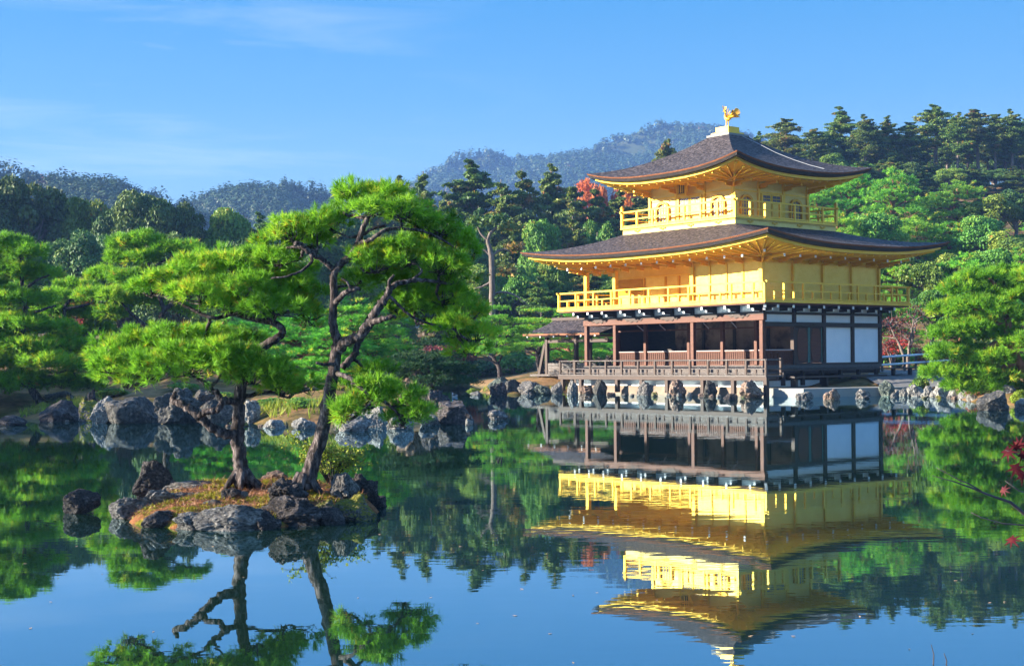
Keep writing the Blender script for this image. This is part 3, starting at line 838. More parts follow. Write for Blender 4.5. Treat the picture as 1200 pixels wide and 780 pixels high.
m, t, b = new_mat('pond_water')
v = coords(t, (0.55, 1.5, 1.0))
n1 = noise_node(t, 1.0, 3, 0.55, v)
v2 = coords(t, (2.2, 5.0, 1.0))
n2 = noise_node(t, 1.4, 2, 0.5, v2)
ad = t.nodes.new('ShaderNodeMath'); ad.operation = 'MULTIPLY_ADD'; ad.inputs[1].default_value = 0.25
t.links.new(n2.outputs[0], ad.inputs[0]); t.links.new(n1.outputs[0], ad.inputs[2])
n4_ = noise_node(t, 0.09, 3, 0.5, coords(t, (1, 1, 1)))      # patches of breeze and of calm
mr_ = t.nodes.new('ShaderNodeMapRange'); mr_.inputs[1].default_value = 0.40; mr_.inputs[2].default_value = 0.62; mr_.inputs[3].default_value = 0.45; mr_.inputs[4].default_value = 1.35
mu_ = t.nodes.new('ShaderNodeMath'); mu_.operation = 'MULTIPLY'
t.links.new(n4_.outputs[0], mr_.inputs[0]); t.links.new(mr_.outputs[0], mu_.inputs[0]); t.links.new(ad.outputs[0], mu_.inputs[1])
bp_ = bump(t, mu_.outputs[0], 0.5, 0.0022, b)
t.nodes.remove(b)
df = t.nodes.new('ShaderNodeBsdfDiffuse'); df.inputs['Color'].default_value = (0.007, 0.021, 0.012, 1)      # murky green depth
gl = t.nodes.new('ShaderNodeBsdfGlossy'); gl.inputs['Color'].default_value = (0.70, 0.89, 1.0, 1); gl.inputs['Roughness'].default_value = 0.012
fr_ = t.nodes.new('ShaderNodeFresnel'); fr_.inputs['IOR'].default_value = 1.52
ms_ = t.nodes.new('ShaderNodeMixShader')
for q_ in (gl, fr_): t.links.new(bp_.outputs[0], q_.inputs['Normal'])
pw_ = t.nodes.new('ShaderNodeMath'); pw_.operation = 'POWER'; pw_.inputs[1].default_value = 0.52
t.links.new(fr_.outputs[0], pw_.inputs[0]); t.links.new(pw_.outputs[0], ms_.inputs[0]); t.links.new(df.outputs[0], ms_.inputs[1]); t.links.new(gl.outputs[0], ms_.inputs[2])
t.links.new(ms_.outputs[0], t.nodes['Material Output'].inputs['Surface'])
M['water'] = m
tag(MB().add([(-420, -60, 0), (420, -60, 0), (420, 125, 0), (-420, 125, 0)], [(0, 1, 2, 3)]).build('pond_water', m), kind='structure')

# ground: fan-shaped sheet, fine near the shore, reaching past the hills
m, t, b = new_mat('garden_ground')
v = coords(t, (1, 1, 1))
n1 = noise_node(t, 0.35, 8, 0.65, v); n2 = noise_node(t, 3.0, 8, 0.7, v)
r1 = ramp(t, [(0.35, (0.030, 0.040, 0.010)), (0.47, (0.115, 0.082, 0.030)), (0.55, (0.23, 0.135, 0.065)), (0.68, (0.17, 0.125, 0.06)), (0.8, (0.05, 0.06, 0.014))])
r2 = ramp(t, [(0.3, (0.55, 0.5, 0.5)), (0.7, (1.25, 1.2, 1.1))])
mm = t.nodes.new('ShaderNodeMix'); mm.data_type = 'RGBA'; mm.blend_type = 'MULTIPLY'; mm.inputs[0].default_value = 1.0
t.links.new(n1.outputs[0], r1.inputs[0]); t.links.new(n2.outputs[0], r2.inputs[0])
t.links.new(r1.outputs[0], mm.inputs[6]); t.links.new(r2.outputs[0], mm.inputs[7]); t.links.new(mm.outputs[2], b.inputs['Base Color'])
b.inputs['Roughness'].default_value = 0.95
b.inputs['Specular IOR Level'].default_value = 0.1
bump(t, n2.outputs[0], 0.8, 0.08, b)
M['ground'] = m
ts = np.linspace(-0.85, 0.85, 430)
ys = np.concatenate([[2, 8, 16, 26], np.arange(33, 80, 0.45), np.geomspace(80, 1500, 90)])
T, Y = np.meshgrid(ts, ys)
X = T * Y
Z = land_h(X, Y)
nr, nc = X.shape
idx = np.arange(nr * nc).reshape(nr, nc)
F = np.stack([idx[:-1, :-1], idx[:-1, 1:], idx[1:, 1:], idx[1:, :-1]], -1).reshape(-1, 4)
g_ = link('ground', np_mesh('ground', np.stack([X, Y, Z], -1).reshape(-1, 3), F, M['ground'], smooth=True))
tag(g_, kind='structure')

# paved terrace on the east side of the pavilion and the gravel path beyond it
tv = [_pv(6.16, -4.76), _pv(8.3, -4.76), _pv(9.8, -1.1), _pv(10.2, 2.0), _pv(8.0, 7.0), _pv(6.16, 7.0)]
pl = MB().add([(x, y, 0.36) for x, y in tv] + [(x, y, -0.4) for x, y in tv], [tuple(range(len(tv)))] + [(i, (i + 1) % len(tv), len(tv) + (i + 1) % len(tv), len(tv) + i) for i in range(len(tv))])
tag(pl.build('terrace_pavement', M['stone_pale']), kind='structure')
M['gravel'] = surf('path_gravel', [(0.3, (0.072, 0.069, 0.066)), (0.7, (0.116, 0.110, 0.105))], (6, 6, 6), 0.9, 0, 0.5, 0.01, 8)
pth = [(1015, 63), (1040, 60.6), (1075, 60), (1115, 60.0), (1150, 62), (1160, 66), (1130, 70), (1060, 74), (1020, 74)]
pv_ = []
for p_, D_ in pth:
    x, y = fan(p_, D_); pv_.append((x, y))
cx_ = sum(p[0] for p in pv_) / len(pv_); cy_ = sum(p[1] for p in pv_) / len(pv_)
pm = MB(); ring = 8
vs_ = []
for k in range(ring + 1):
    for x, y in pv_:
        qx, qy = cx_ + (x - cx_) * k / ring, cy_ + (y - cy_) * k / ring
        vs_.append((qx, qy, hz(qx, qy) + 0.10))
nn = len(pv_)
pm.add(vs_, [(k * nn + i, k * nn + (i + 1) % nn, (k + 1) * nn + (i + 1) % nn, (k + 1) * nn + i) for k in range(ring) for i in range(nn)])
tag(pm.build('gravel_path', M['gravel']), kind='structure')

# far hills
M['hill'] = surf('hill_earth', [(0.3, (0.020, 0.030, 0.012)), (0.7, (0.05, 0.055, 0.022))], (0.05, 0.05, 0.05), 0.95, 0, 0.0, 0.0, 6, spec=0.1)
HILLS = {}
def hill(name, D, prof, front, back, base=0.0, drop=0.0):
    pxs = np.linspace(prof[0][0], prof[-1][0], 160)
    pys = np.interp(pxs, [p[0] for p in prof], [p[1] for p in prof])
    rx = []; rz = []
    for a, c in zip(pxs, pys):
        p = at(a, c, D); rx.append(p.x); rz.append(max(p.z - drop, base + 0.5))
    rx = np.array(rx); rz = np.array(rz)
    ks = np.linspace(-1, 1, 41)
    V = []
    rng = np.random.default_rng(len(name) * 7 + int(D))
    for k in ks:
        yy = D + (k * front if k < 0 else k * back)
        prof_k = (1 - abs(k) ** 1.5) if k < 0 else (1 - k ** 2)
        gul = 0.93 + 0.07 * np.sin(rx / (D * 0.018) + 3 * k) * (1 - abs(k))
        zz = base + (rz - base) * prof_k * (gul if abs(k) > 0.02 else 1.0)
        V.append(np.stack([rx * yy / D, np.full_like(rx, yy), zz], -1))
    V = np.array(V)
    nk, npx, _ = V.shape
    idx = np.arange(nk * npx).reshape(nk, npx)
    F = np.stack([idx[:-1, :-1], idx[:-1, 1:], idx[1:, 1:], idx[1:, :-1]], -1).reshape(-1, 4)
    o = link(name, np_mesh(name, V.reshape(-1, 3), F, M['hill'], smooth=True))
    tag(o, kind='structure')
    HILLS[name] = V
    return o
hill('near_hill', 450, [(-260, 150), (-120, 165), (0, 182), (30, 190), (60, 200), (90, 205), (130, 201), (165, 212), (200, 222), (228, 235), (262, 262), (320, 300), (360, 340)], 160, 80, drop=5.6)
hill('middle_hill', 640, [(150, 290), (200, 252), (228, 230), (262, 222), (300, 217), (335, 209), (355, 213), (380, 219), (420, 216), (450, 222), (490, 226), (540, 235), (600, 250), (680, 290)], 190, 90, drop=4.0)
hill('mountain', 1250, [(330, 320), (400, 270), (450, 236), (485, 212), (510, 194), (528, 183), (545, 177), (570, 174), (590, 179), (622, 183), (640, 185), (665, 181), (690, 171), (715, 159), (745, 148), (775, 142), (800, 144), (830, 149), (860, 150), (900, 158), (950, 172), (1030, 200), (1150, 260), (1260, 330)], 430, 160, drop=6.0)
# ================================================================== foliage
G_PINE = [(0.0, (0.062, 0.151, 0.012)), (0.35, (0.118, 0.293, 0.017)), (0.7, (0.216, 0.435, 0.026)), (0.88, (0.334, 0.480, 0.029)), (0.95, (0.440, 0.391, 0.029)), (1.0, (0.440, 0.213, 0.029))]
M['needles'] = foliage('pine_needles', G_PINE, 0.46, 0.0, 0.0)
M['needles_garden'] = foliage('garden_pine_needles', [(0.0, (0.058, 0.188, 0.019)), (0.5, (0.126, 0.353, 0.029)), (0.85, (0.255, 0.506, 0.032)), (0.96, (0.391, 0.470, 0.032)), (1.0, (0.588, 0.400, 0.047))], 0.28, 0.022, 0.15)
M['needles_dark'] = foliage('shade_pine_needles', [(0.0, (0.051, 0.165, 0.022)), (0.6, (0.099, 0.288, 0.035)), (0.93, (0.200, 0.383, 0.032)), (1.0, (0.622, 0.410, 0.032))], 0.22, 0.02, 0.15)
M['leaf_dark'] = foliage('evergreen_leaves', [(0.0, (0.026, 0.065, 0.018)), (0.6, (0.069, 0.132, 0.026)), (0.9, (0.135, 0.185, 0.033)), (1.0, (0.194, 0.180, 0.045))], 0.18, 0.03, 0.25)
M['leaf_mid'] = foliage('mixed_leaves', [(0.0, (0.047, 0.111, 0.021)), (0.5, (0.110, 0.220, 0.026)), (0.85, (0.203, 0.271, 0.033)), (0.95, (0.369, 0.220, 0.038)), (1.0, (0.442, 0.140, 0.045))], 0.25, 0.03, 0.22)
M['leaf_conifer'] = foliage('ridge_conifer_leaves', [(0.0, (0.039, 0.085, 0.018)), (0.45, (0.094, 0.155, 0.024)), (0.75, (0.168, 0.196, 0.030)), (0.9, (0.295, 0.171, 0.041)), (1.0, (0.373, 0.151, 0.048))], 0.25, 0.025, 0.22)
M['leaf_orange'] = foliage('orange_leaves', [(0.0, (0.286, 0.078, 0.026)), (0.6, (0.520, 0.143, 0.039)), (1.0, (0.600, 0.247, 0.065))], 0.35, 0.012, 0.12)
M['leaf_red'] = foliage('dark_red_leaves', [(0.0, (0.167, 0.023, 0.025)), (0.6, (0.351, 0.042, 0.042)), (1.0, (0.612, 0.110, 0.055))], 0.35, 0.012, 0.12)
M['leaf_pink'] = foliage('dull_pink_leaves', [(0.0, (0.182, 0.050, 0.050)), (0.7, (0.328, 0.100, 0.091)), (1.0, (0.382, 0.155, 0.073))], 0.3, 0.012, 0.12)
M['leaf_wine'] = foliage('wine_leaves', [(0.0, (0.05, 0.014, 0.012)), (0.6, (0.12, 0.028, 0.022)), (1.0, (0.20, 0.06, 0.03))], 0.25, 0.012, 0.12)
M['leaf_azalea'] = foliage('azalea_leaves', [(0.0, (0.06, 0.07, 0.02)), (0.4, (0.16, 0.08, 0.04)), (0.7, (0.26, 0.09, 0.05)), (1.0, (0.32, 0.16, 0.08))], 0.3, 0.012, 0.12)
M['leaf_bush'] = foliage('bush_leaves', [(0.0, (0.091, 0.143, 0.013)), (0.6, (0.221, 0.286, 0.026)), (1.0, (0.442, 0.390, 0.039))], 0.35, 0.012, 0.1)
M['leaf_hill'] = foliage('hill_leaves', [(0.0, (0.018, 0.042, 0.015)), (0.6, (0.030, 0.058, 0.018)), (0.86, (0.042, 0.062, 0.020)), (0.94, (0.090, 0.048, 0.028)), (1.0, (0.12, 0.05, 0.03))], 0.15, 0.0, 0.0)
M['bark'] = surf('pine_bark', [(0.38, (0.012, 0.009, 0.009)), (0.50, (0.045, 0.033, 0.031)), (0.64, (0.15, 0.118, 0.108))], (22, 22, 7), 0.9, 0, 1.0, 0.05, 9, 1.0, spec=0.2)
M['bark_red'] = surf('red_pine_bark', [(0.3, (0.085, 0.035, 0.022)), (0.6, (0.24, 0.105, 0.06)), (0.8, (0.34, 0.18, 0.12))], (7, 7, 3), 0.9, 0, 0.8, 0.03, 7, 1.0, spec=0.2)
M['bark_grey'] = surf('grey_bark', [(0.3, (0.07, 0.055, 0.045)), (0.7, (0.22, 0.18, 0.155))], (4, 4, 1.5), 0.9, 0, 0.6, 0.03, 6, 1.0, spec=0.2)

def unit(a):
    return a / (np.linalg.norm(a, axis=-1, keepdims=True) + 1e-9)

def blades(P, Dr, k, length, width, spread, rng, tint_c=0.5, tint_s=0.2, along=0.5, tn=None):
    """Needle blades: k triangles round each shoot at P pointing along Dr."""
    n = len(P)
    N = n * k
    B = np.repeat(P, k, 0); D = np.repeat(unit(Dr), k, 0)
    B = B + D * (rng.random((N, 1)) * along * length)
    d = unit(D + spread * rng.normal(size=(N, 3)))
    s = unit(np.cross(d, rng.normal(size=(N, 3)))) * (width / 2)
    tip = B + d * (length * (0.65 + 0.6 * rng.random((N, 1))))
    V = np.empty((N, 3, 3)); V[:, 0] = B - s; V[:, 1] = B + s; V[:, 2] = tip
    tt = np.repeat(np.clip(rng.normal(tint_c, tint_s, n), 0, 1) if tn is None else tn, k) + rng.normal(0, 0.06, N)
    return V.reshape(-1, 3), np.arange(N * 3).reshape(-1, 3), np.clip(tt, 0, 1)

def leaves(P, Nn, size, rng, tint, jitter=0.8, aspect=0.6):
    N = len(P)
    nrm = unit(unit(Nn) + jitter * rng.normal(size=(N, 3)))
    a = unit(np.cross(nrm, rng.normal(size=(N, 3)))); b_ = np.cross(nrm, a)
    s = size * (0.6 + 0.8 * rng.random((N, 1)))
    V = np.empty((N, 4, 3))
    V[:, 0] = P - a * s; V[:, 1] = P - b_ * s * aspect; V[:, 2] = P + a * s; V[:, 3] = P + b_ * s * aspect
    return V.reshape(-1, 3), np.arange(N * 4).reshape(-1, 4), np.clip(tint, 0, 1)

def shell(n, rng, lo=0.55, up=0.0):
    d = unit(rng.normal(size=(n, 3)))
    if up: d[:, 2] = np.where(rng.random(n) < up, np.abs(d[:, 2]), d[:, 2])
    r = lo + (1 - lo) * rng.random((n, 1)) ** 0.6
    return d, d * r

def join(parts):
    V, F, T = [], [], []
    o = 0
    for v, f, t_ in parts:
        V.append(v); F.append(f + o); T.append(t_); o += len(v)
    return np.concatenate(V), np.concatenate(F), np.concatenate(T)

def curve_pts(pts, rad, n=5, wob=0.0, rng=None):
    """Catmull-Rom through points with radii, optional wobble."""
    P = [np.array(p, float) for p in pts]
    if len(P) < 3:
        ext = [P[0] * 2 - P[1]] + P + [P[-1] * 2 - P[-2]]
    else:
        ext = [P[0] * 2 - P[1]] + P + [P[-1] * 2 - P[-2]]
    out_, rr = [], []
    for i in range(1, len(ext) - 2):
        for j in range(n):
            t = j / n
            p = 0.5 * (2 * ext[i] + (ext[i + 1] - ext[i - 1]) * t + (2 * ext[i - 1] - 5 * ext[i] + 4 * ext[i + 1] - ext[i + 2]) * t * t + (3 * ext[i] - ext[i - 1] - 3 * ext[i + 1] + ext[i + 2]) * t ** 3)
            r = rad[i - 1] + (rad[i] - rad[i - 1]) * t
            if wob and rng is not None: p = p + rng.normal(size=3) * r * wob
            out_.append(p); rr.append(r)
    out_.append(ext[-2]); rr.append(rad[-1])
    return out_, rr

# ------------------------------------------------------------------ tree prototypes (copied into the scene in the loops below)
PROTO = {}
def finish(key, h, w, trunk_mb, tmat, crown, cmat, name):
    o = empty(name)
    trunk_mb.build('trunk', tmat, o, smooth=True)
    link('crown', np_mesh('crown', crown[0], crown[1], cmat, crown[2]), o)
    PROTO[key] = [o, h, w, False]

def broadleaf(key, seed, h, w, n_l, leaf, mat, name, trunk_frac=0.25, lobes=34, flat=0.9):
    rng = np.random.default_rng(seed)
    tb = MB(); parts = []
    cz = h * (1 + trunk_frac) / 2; rz = h * (1 - trunk_frac) / 2
    pts, rr = curve_pts([(0, 0, -0.6), (0.1, 0, h * 0.2), (rng.normal() * 0.3, rng.normal() * 0.3, h * 0.5), (0, 0, h * 0.8)], [w * 0.045, w * 0.036, w * 0.026, w * 0.008], 4, 0.1, rng)
    tb.tube(pts, rr, 7)
    for i in range(lobes):
        d = unit(rng.normal(size=(1, 3)))[0]
        if d[2] < -0.35: d[2] *= -0.6
        f = 0.72 + 0.28 * rng.random()
        c = np.array([d[0] * w / 2 * 0.78 * f, d[1] * w / 2 * 0.78 * f, cz + d[2] * rz * 0.80 * f])
        r = w * (0.10 + 0.085 * rng.random())
        n = int(n_l * (r / (w * 0.14)) ** 2)
        dd, q = shell(n, rng, 0.6, 0.55)
        q = q * np.array([r, r, r * flat * 0.8])
        tn = rng.normal(0.42, 0.15) + 0.13 * rng.normal(size=n)
        parts.append(leaves(c + q, dd + np.array([0, 0, 0.5]), leaf, rng, tn))
        base = np.array([0, 0, h * (trunk_frac + 0.1 + 0.35 * rng.random())])
        mid = base * 0.4 + c * 0.6 + rng.normal(size=3) * 0.25
        tb.tube([base, mid, c], [w * 0.013, w * 0.008, 0.02], 5, False)
    finish(key, h, w, tb, M['bark_grey'], join(parts), mat, name)

def conifer(key, seed, h, w, n_l, leaf, mat, tmat, name, bare=0.35, layers=11, open_=0.25, cone=0.65):
    """Tall tree with a bare lower trunk and flattened, broken foliage layers."""
    rng = np.random.default_rng(seed)
    tb = MB(); parts = []
    lean = rng.normal(size=2) * 0.02 * h
    spine = lambda k: np.array([lean[0] * k * k, lean[1] * k * k, h * k])
    pts = [spine(k) + np.array([0, 0, -0.8 if k == 0 else 0]) for k in np.linspace(0, 0.98, 9)]
    tb.tube(pts, list(np.linspace(0.022 * h, 0.003 * h, 9)), 7)
    for i in range(layers):
        k = bare + (0.98 - bare) * (i + 0.5 * rng.random()) / layers
        prof = (1 - ((k - bare) / (1 - bare)) ** 1.6) * cone + (1 - cone) * math.sin(math.pi * min(1, (k - bare) / (1 - bare) * 0.9 + 0.1))
        R = w / 2 * max(0.13, prof)
        nb = 6 + int(3 * rng.random() + 1.4 * R)
        for j in range(nb):
            if rng.random() < open_: continue
            a = rng.random() * 2 * math.pi
            ln = R * (0.60 + 0.55 * rng.random())
            dv = np.array([math.cos(a), math.sin(a), 0.10 - 0.45 * rng.random() * (1 - k)])
            base = spine(k) + np.array([0, 0, rng.normal() * h * 0.015])
            tb.tube([base - np.array([0, 0, 0.02 * h]), base + dv * ln * 0.5, base + dv * ln * 0.95], [0.0045 * h, 0.003 * h, 0.012], 4, False)
            tb0 = rng.normal(0.42, 0.17)
            for q_ in range(4):
                f = 0.28 + 0.24 * q_
                c = base + dv * ln * f + rng.normal(size=3) * ln * 0.07
                r = (0.27 - 0.03 * q_) * R * (0.8 + 0.5 * rng.random()) + 0.24 * (1.15 - k) ** 0.7
                n = int(n_l * 0.30 * (0.5 + 0.8 * rng.random()))
                dd, q = shell(n, rng, 0.1, 0.6)
                q = q * np.array([r, r, r * 0.5])
                parts.append(leaves(c + q, dd + np.array([0, 0, 0.7]), leaf, rng, tb0 + 0.05 * rng.normal() + 0.12 * rng.normal(size=n), 0.9, 0.45))
    for j in range(7):                                   # dead stubs on the bare part
        k = bare * (0.35 + 0.65 * rng.random()); a = rng.random() * 6.28
        tb.tube([spine(k), spine(k) + np.array([math.cos(a), math.sin(a), 0.25]) * w * 0.16], [0.004 * h, 0.012], 4, False)
    finish(key, h, w, tb, tmat, join(parts), mat, name)

def pad_shoots(c, R, n, rng, up=0.9, cr=0.12, per=9):
    """Shoots of one flattened pine pad, gathered in tufted clumps of radius cr; also a tint for each shoot."""
    m = max(5, n // per)
    d = unit(rng.normal(size=(m, 3)))
    d[:, 2] = np.where(rng.random(m) < 0.80, np.abs(d[:, 2]), d[:, 2])
    r = 0.30 + 0.78 * rng.random((m, 1)) ** 0.6
    q = d * r * R
    q[:, 2] = np.where(q[:, 2] < 0, q[:, 2] * 0.6, q[:, 2])
    D1 = unit(d * np.array([1, 1, 0.5]) * 0.8 + np.array([0, 0, up]) + 0.2 * rng.normal(size=(m, 3)))
    Q = np.repeat(q, per, 0); DD = np.repeat(D1, per, 0)
    e = unit(rng.normal(size=(m * per, 3)) + 0.9 * DD)
    size = np.repeat(cr * (0.65 + 0.6 * rng.random((m, 1))), per, 0)
    P = c + Q + e * size * (0.35 + 0.65 * rng.random((m * per, 1))) * np.array([1, 1, 0.6])
    tn = np.repeat(np.clip(rng.normal(0.5, 0.22, m), 0.03, 0.93), per) + 0.07 * rng.normal(size=m * per)
    tn = np.where(rng.random(m * per) < 0.010, 1.3, np.minimum(tn, 0.9))
    return P, unit(0.75 * e + 0.75 * DD), tn

def garden_pine(key, seed, h, w, layers, mat, tmat, name, tuft=0.20, n_t=46, blades_k=9, lean=0.12, two=False, start=0.28, padr=1.0, padz=0.36):
    rng = np.random.default_rng(seed)
    tb = MB(); parts = []
    ax = rng.random() * 6.28
    ctrl = [np.array([0, 0, -0.5])] + [np.array([math.cos(ax) * lean * h * k + rng.normal() * 0.035 * h, math.sin(ax) * lean * h * k + rng.normal() * 0.035 * h, h * k]) for k in (0.2, 0.42, 0.64, 0.86)]
    pts, rr = curve_pts(ctrl, [0.040 * h, 0.033 * h, 0.026 * h, 0.018 * h, 0.008 * h], 5, 0.12, rng)
    tb.tube(pts, rr, 8)
    def tp(k):
        q = [p for p in pts]; i = min(len(q) - 1, max(0, int(k / 0.86 * (len(q) - 1)))); return np.array(q[i])
    for li in range(layers):
        k = start + (0.93 - start) * li / (layers - 1)
        R = w / 2 * (1 - 0.72 * ((k - start) / (1 - start)) ** 1.3)
        nb = 5 if li < layers - 1 else 1
        a0 = rng.random() * 6.28
        for j in range(nb):
            a = a0 + j * 6.28 / nb + rng.normal() * 0.25
            rad = R * (0.50 + 0.35 * rng.random()) if nb > 1 else 0
            c = tp(k) * np.array([1, 1, 0]) + np.array([math.cos(a) * rad, math.sin(a) * rad, h * (k + rng.normal() * 0.022) + 0.02 * h])
            pr = w * (0.155 + 0.06 * rng.random()) * (1 - 0.25 * k) * padr
            Rv = np.array([pr, pr, pr * padz])
            n = int(n_t * (pr / (0.18 * w)) ** 2)
            P, Dr, tn = pad_shoots(c, Rv, n, rng, 0.9, w * 0.034, 8)
            parts.append(blades(P, Dr, blades_k, tuft, tuft * 0.15, 0.5, rng, 0.5, 0.1, 0.5, tn + 0.06 * rng.normal()))
            s = tp(max(0.05, k - 0.08))
            mid = s * 0.5 + c * 0.5 + np.array([0, 0, 0.02 * h]) + rng.normal(size=3) * 0.02 * h
            e = c - np.array([0, 0, pr * 0.12])
            bp, br = curve_pts([s, mid, e], [0.014 * h, 0.010 * h, 0.003 * h], 4, 0.2, rng)
            tb.tube(bp, br, 5, False)
            for q in range(4):
                tb.tube([mid * 0.3 + e * 0.7, P[rng.integers(len(P))]], [0.004 * h, 0.0015 * h], 4, False)
    finish(key, h, w, tb, tmat, join(parts), mat, name)

def maple(key, seed, h, w, n_l, leaf, mat, name, dense=1.0):
    rng = np.random.default_rng(seed)
    tb = MB(); parts = []
    for s in range(3):
        a = s * 2.1 + rng.random()
        top = np.array([math.cos(a) * w * 0.25, math.sin(a) * w * 0.25, h * 0.7])
        pts, rr = curve_pts([(0, 0, -0.4), (top[0] * 0.2, top[1] * 0.2, h * 0.22), (top[0] * 0.6, top[1] * 0.6, h * 0.45), top], [0.022 * h, 0.018 * h, 0.012 * h, 0.004 * h], 4, 0.2, rng)
        tb.tube(pts, rr, 6)
        for i in range(9):
            k = 0.3 + 0.7 * rng.random(); b0 = top * k + np.array([0, 0, h * 0.1 * (1 - k)])
            d = unit(rng.normal(size=(1, 3)))[0]; d[2] = abs(d[2]) * 0.7
            c = b0 + d * np.array([w * 0.24, w * 0.24, h * 0.24])
            c[2] = min(c[2], h * 0.95)
            tb.tube([b0, (b0 + c) / 2 + rng.normal(size=3) * 0.1, c], [0.008 * h, 0.005 * h, 0.002 * h], 4, False)
            for q in range(3):
                e = c + rng.normal(size=3) * w * 0.09; tb.tube([c, e], [0.003 * h, 0.0012 * h], 4, False)
            n = int(n_l * dense * (0.5 + rng.random()))
            dd, q = shell(n, rng, 0.2, 0.5)
            q = q * np.array([w * 0.15, w * 0.15, w * 0.07])
            parts.append(leaves(c + q, dd * 0.4 + np.array([0, 0, 1.0]), leaf, rng, rng.normal(0.5, 0.16) + 0.15 * rng.normal(size=n)))
    finish(key, h, w, tb, M['bark_grey'], join(parts), mat, name)

def bush(key, seed, h, w, n_l, leaf, mat, name):
    rng = np.random.default_rng(seed); tb = MB(); parts = []
    for i in range(16):
        d = unit(rng.normal(size=(1, 3)))[0]; d[2] = abs(d[2])
        c = np.array([d[0] * w * 0.34, d[1] * w * 0.34, h * (0.22 + 0.5 * d[2])])
        r = w * (0.13 + 0.07 * rng.random())
        dd, q = shell(n_l, rng, 0.5, 0.6); q = q * np.array([r, r, min(r, h * 0.3)])
        parts.append(leaves(c + q, dd + np.array([0, 0, 0.6]), leaf, rng, rng.normal(0.45, 0.15) + 0.13 * rng.normal(size=n_l)))
        tb.tube([(0, 0, -0.15), c * 0.5, c], [0.03 * h, 0.02 * h, 0.006 * h], 5, False)
    o = empty(name)
    tb.build('stems', M['bark_grey'], o, smooth=True)
    v = join(parts); link('foliage', np_mesh('foliage', v[0], v[1], mat, v[2]), o)
    PROTO[key] = [o, h, w, False]

for i in range(3): broadleaf('oak%d' % i, 11 + i, 10, 9.5, 560, 0.145, M['leaf_dark'], 'evergreen_tree', 0.18, 38 + 4 * i)
for i in range(2): broadleaf('mix%d' % i, 31 + i, 9, 8, 460, 0.135, M['leaf_mid'], 'broadleaf_tree', 0.15, 34)
for i in range(3): conifer('con%d' % i, 51 + i, 14, 6.5, 230, 0.16, M['leaf_conifer'], M['bark_grey'], 'conifer_tree', 0.14 + 0.05 * i, 15, 0.12)
for i in range(3): conifer('tall%d' % i, 71 + i, 14, 6.0, 190, 0.15, M['leaf_conifer'], M['bark_grey'], 'slender_tree', 0.42 + 0.04 * i, 11, 0.3, 0.45)
conifer('cone0', 91, 9, 6, 190, 0.12, M['leaf_dark'], M['bark_grey'], 'conical_tree', 0.06, 13, 0.0, 1.0)
for i in range(3): garden_pine('pine%d' % i, 101 + i, 6.0, 6.5, 5, M['needles_garden'], M['bark_red'] if i == 1 else M['bark'], 'garden_pine', 0.17, 260, 9, padr=1.3, padz=0.22)
for i in range(2): garden_pine('hillpine%d' % i, 121 + i, 9.0, 7.0, 8, M['needles_garden'], M['bark_red'], 'hillside_pine', 0.30, 130, 8, 0.08, start=0.20, padr=1.22)
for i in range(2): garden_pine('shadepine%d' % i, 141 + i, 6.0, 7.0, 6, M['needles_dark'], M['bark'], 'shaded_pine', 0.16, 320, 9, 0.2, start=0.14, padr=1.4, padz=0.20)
for i in range(2): garden_pine('trunkpine%d' % i, 201 + i, 6.0, 5.6, 5, M['needles_garden'], M['bark'], 'cloud_pine', 0.16, 240, 9, 0.10, start=0.42, padr=1.3, padz=0.22)
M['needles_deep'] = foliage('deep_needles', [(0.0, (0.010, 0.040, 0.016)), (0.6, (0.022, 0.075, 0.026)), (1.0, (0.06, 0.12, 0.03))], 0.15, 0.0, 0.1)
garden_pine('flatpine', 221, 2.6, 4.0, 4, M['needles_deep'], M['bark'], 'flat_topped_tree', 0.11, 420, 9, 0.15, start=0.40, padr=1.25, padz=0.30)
maple('red', 161, 4.0, 4.0, 90, 0.075, M['leaf_red'], 'maple_tree', 0.8)
maple('bare', 163, 5.0, 4.5, 40, 0.07, M['leaf_wine'], 'maple_tree', 0.8)
maple('orange', 165, 7.0, 7.0, 150, 0.16, M['leaf_orange'], 'maple_tree')
maple('pink', 167, 4.0, 5.0, 120, 0.10, M['leaf_pink'], 'maple_tree')
bush('bushd', 181, 1.4, 2.4, 170, 0.085, M['leaf_dark'], 'evergreen_shrub')
bush('bushm', 183, 1.2, 2.0, 170, 0.075, M['leaf_mid'], 'mixed_shrub')
bush('bushy', 185, 0.7, 1.0, 150, 0.045, M['leaf_bush'], 'yellow_shrub')
bush('busho', 187, 0.6, 0.9, 60, 0.055, M['leaf_azalea'], 'azalea_shrub')
_NR = random.Random(5)
def plant(key, px, top, D, label, cat='tree', group=None, wpx=None, rz=None, base=None):
    """Puts a copy of a prototype so that it stands on the ground at depth D under photo column px and reaches photo row top."""
    p = PROTO[key]
    q = at(px, top, D)
    b0 = (hz(q.x, D) if base is None else base)
    s = max(0.3, (q.z - b0)) / p[1]
    sx = s if wpx is None else (wpx / FPX * D) / p[2]
    if not p[3]: o = p[0]; p[3] = True
    else: o = copy_tree(p[0])
    o.location = (q.x, D, b0)
    o.scale = (sx, sx, s)
    o.rotation_euler = (0, 0, _NR.random() * 6.28 if rz is None else rz)
    tag(o, label, cat, group)
    return o
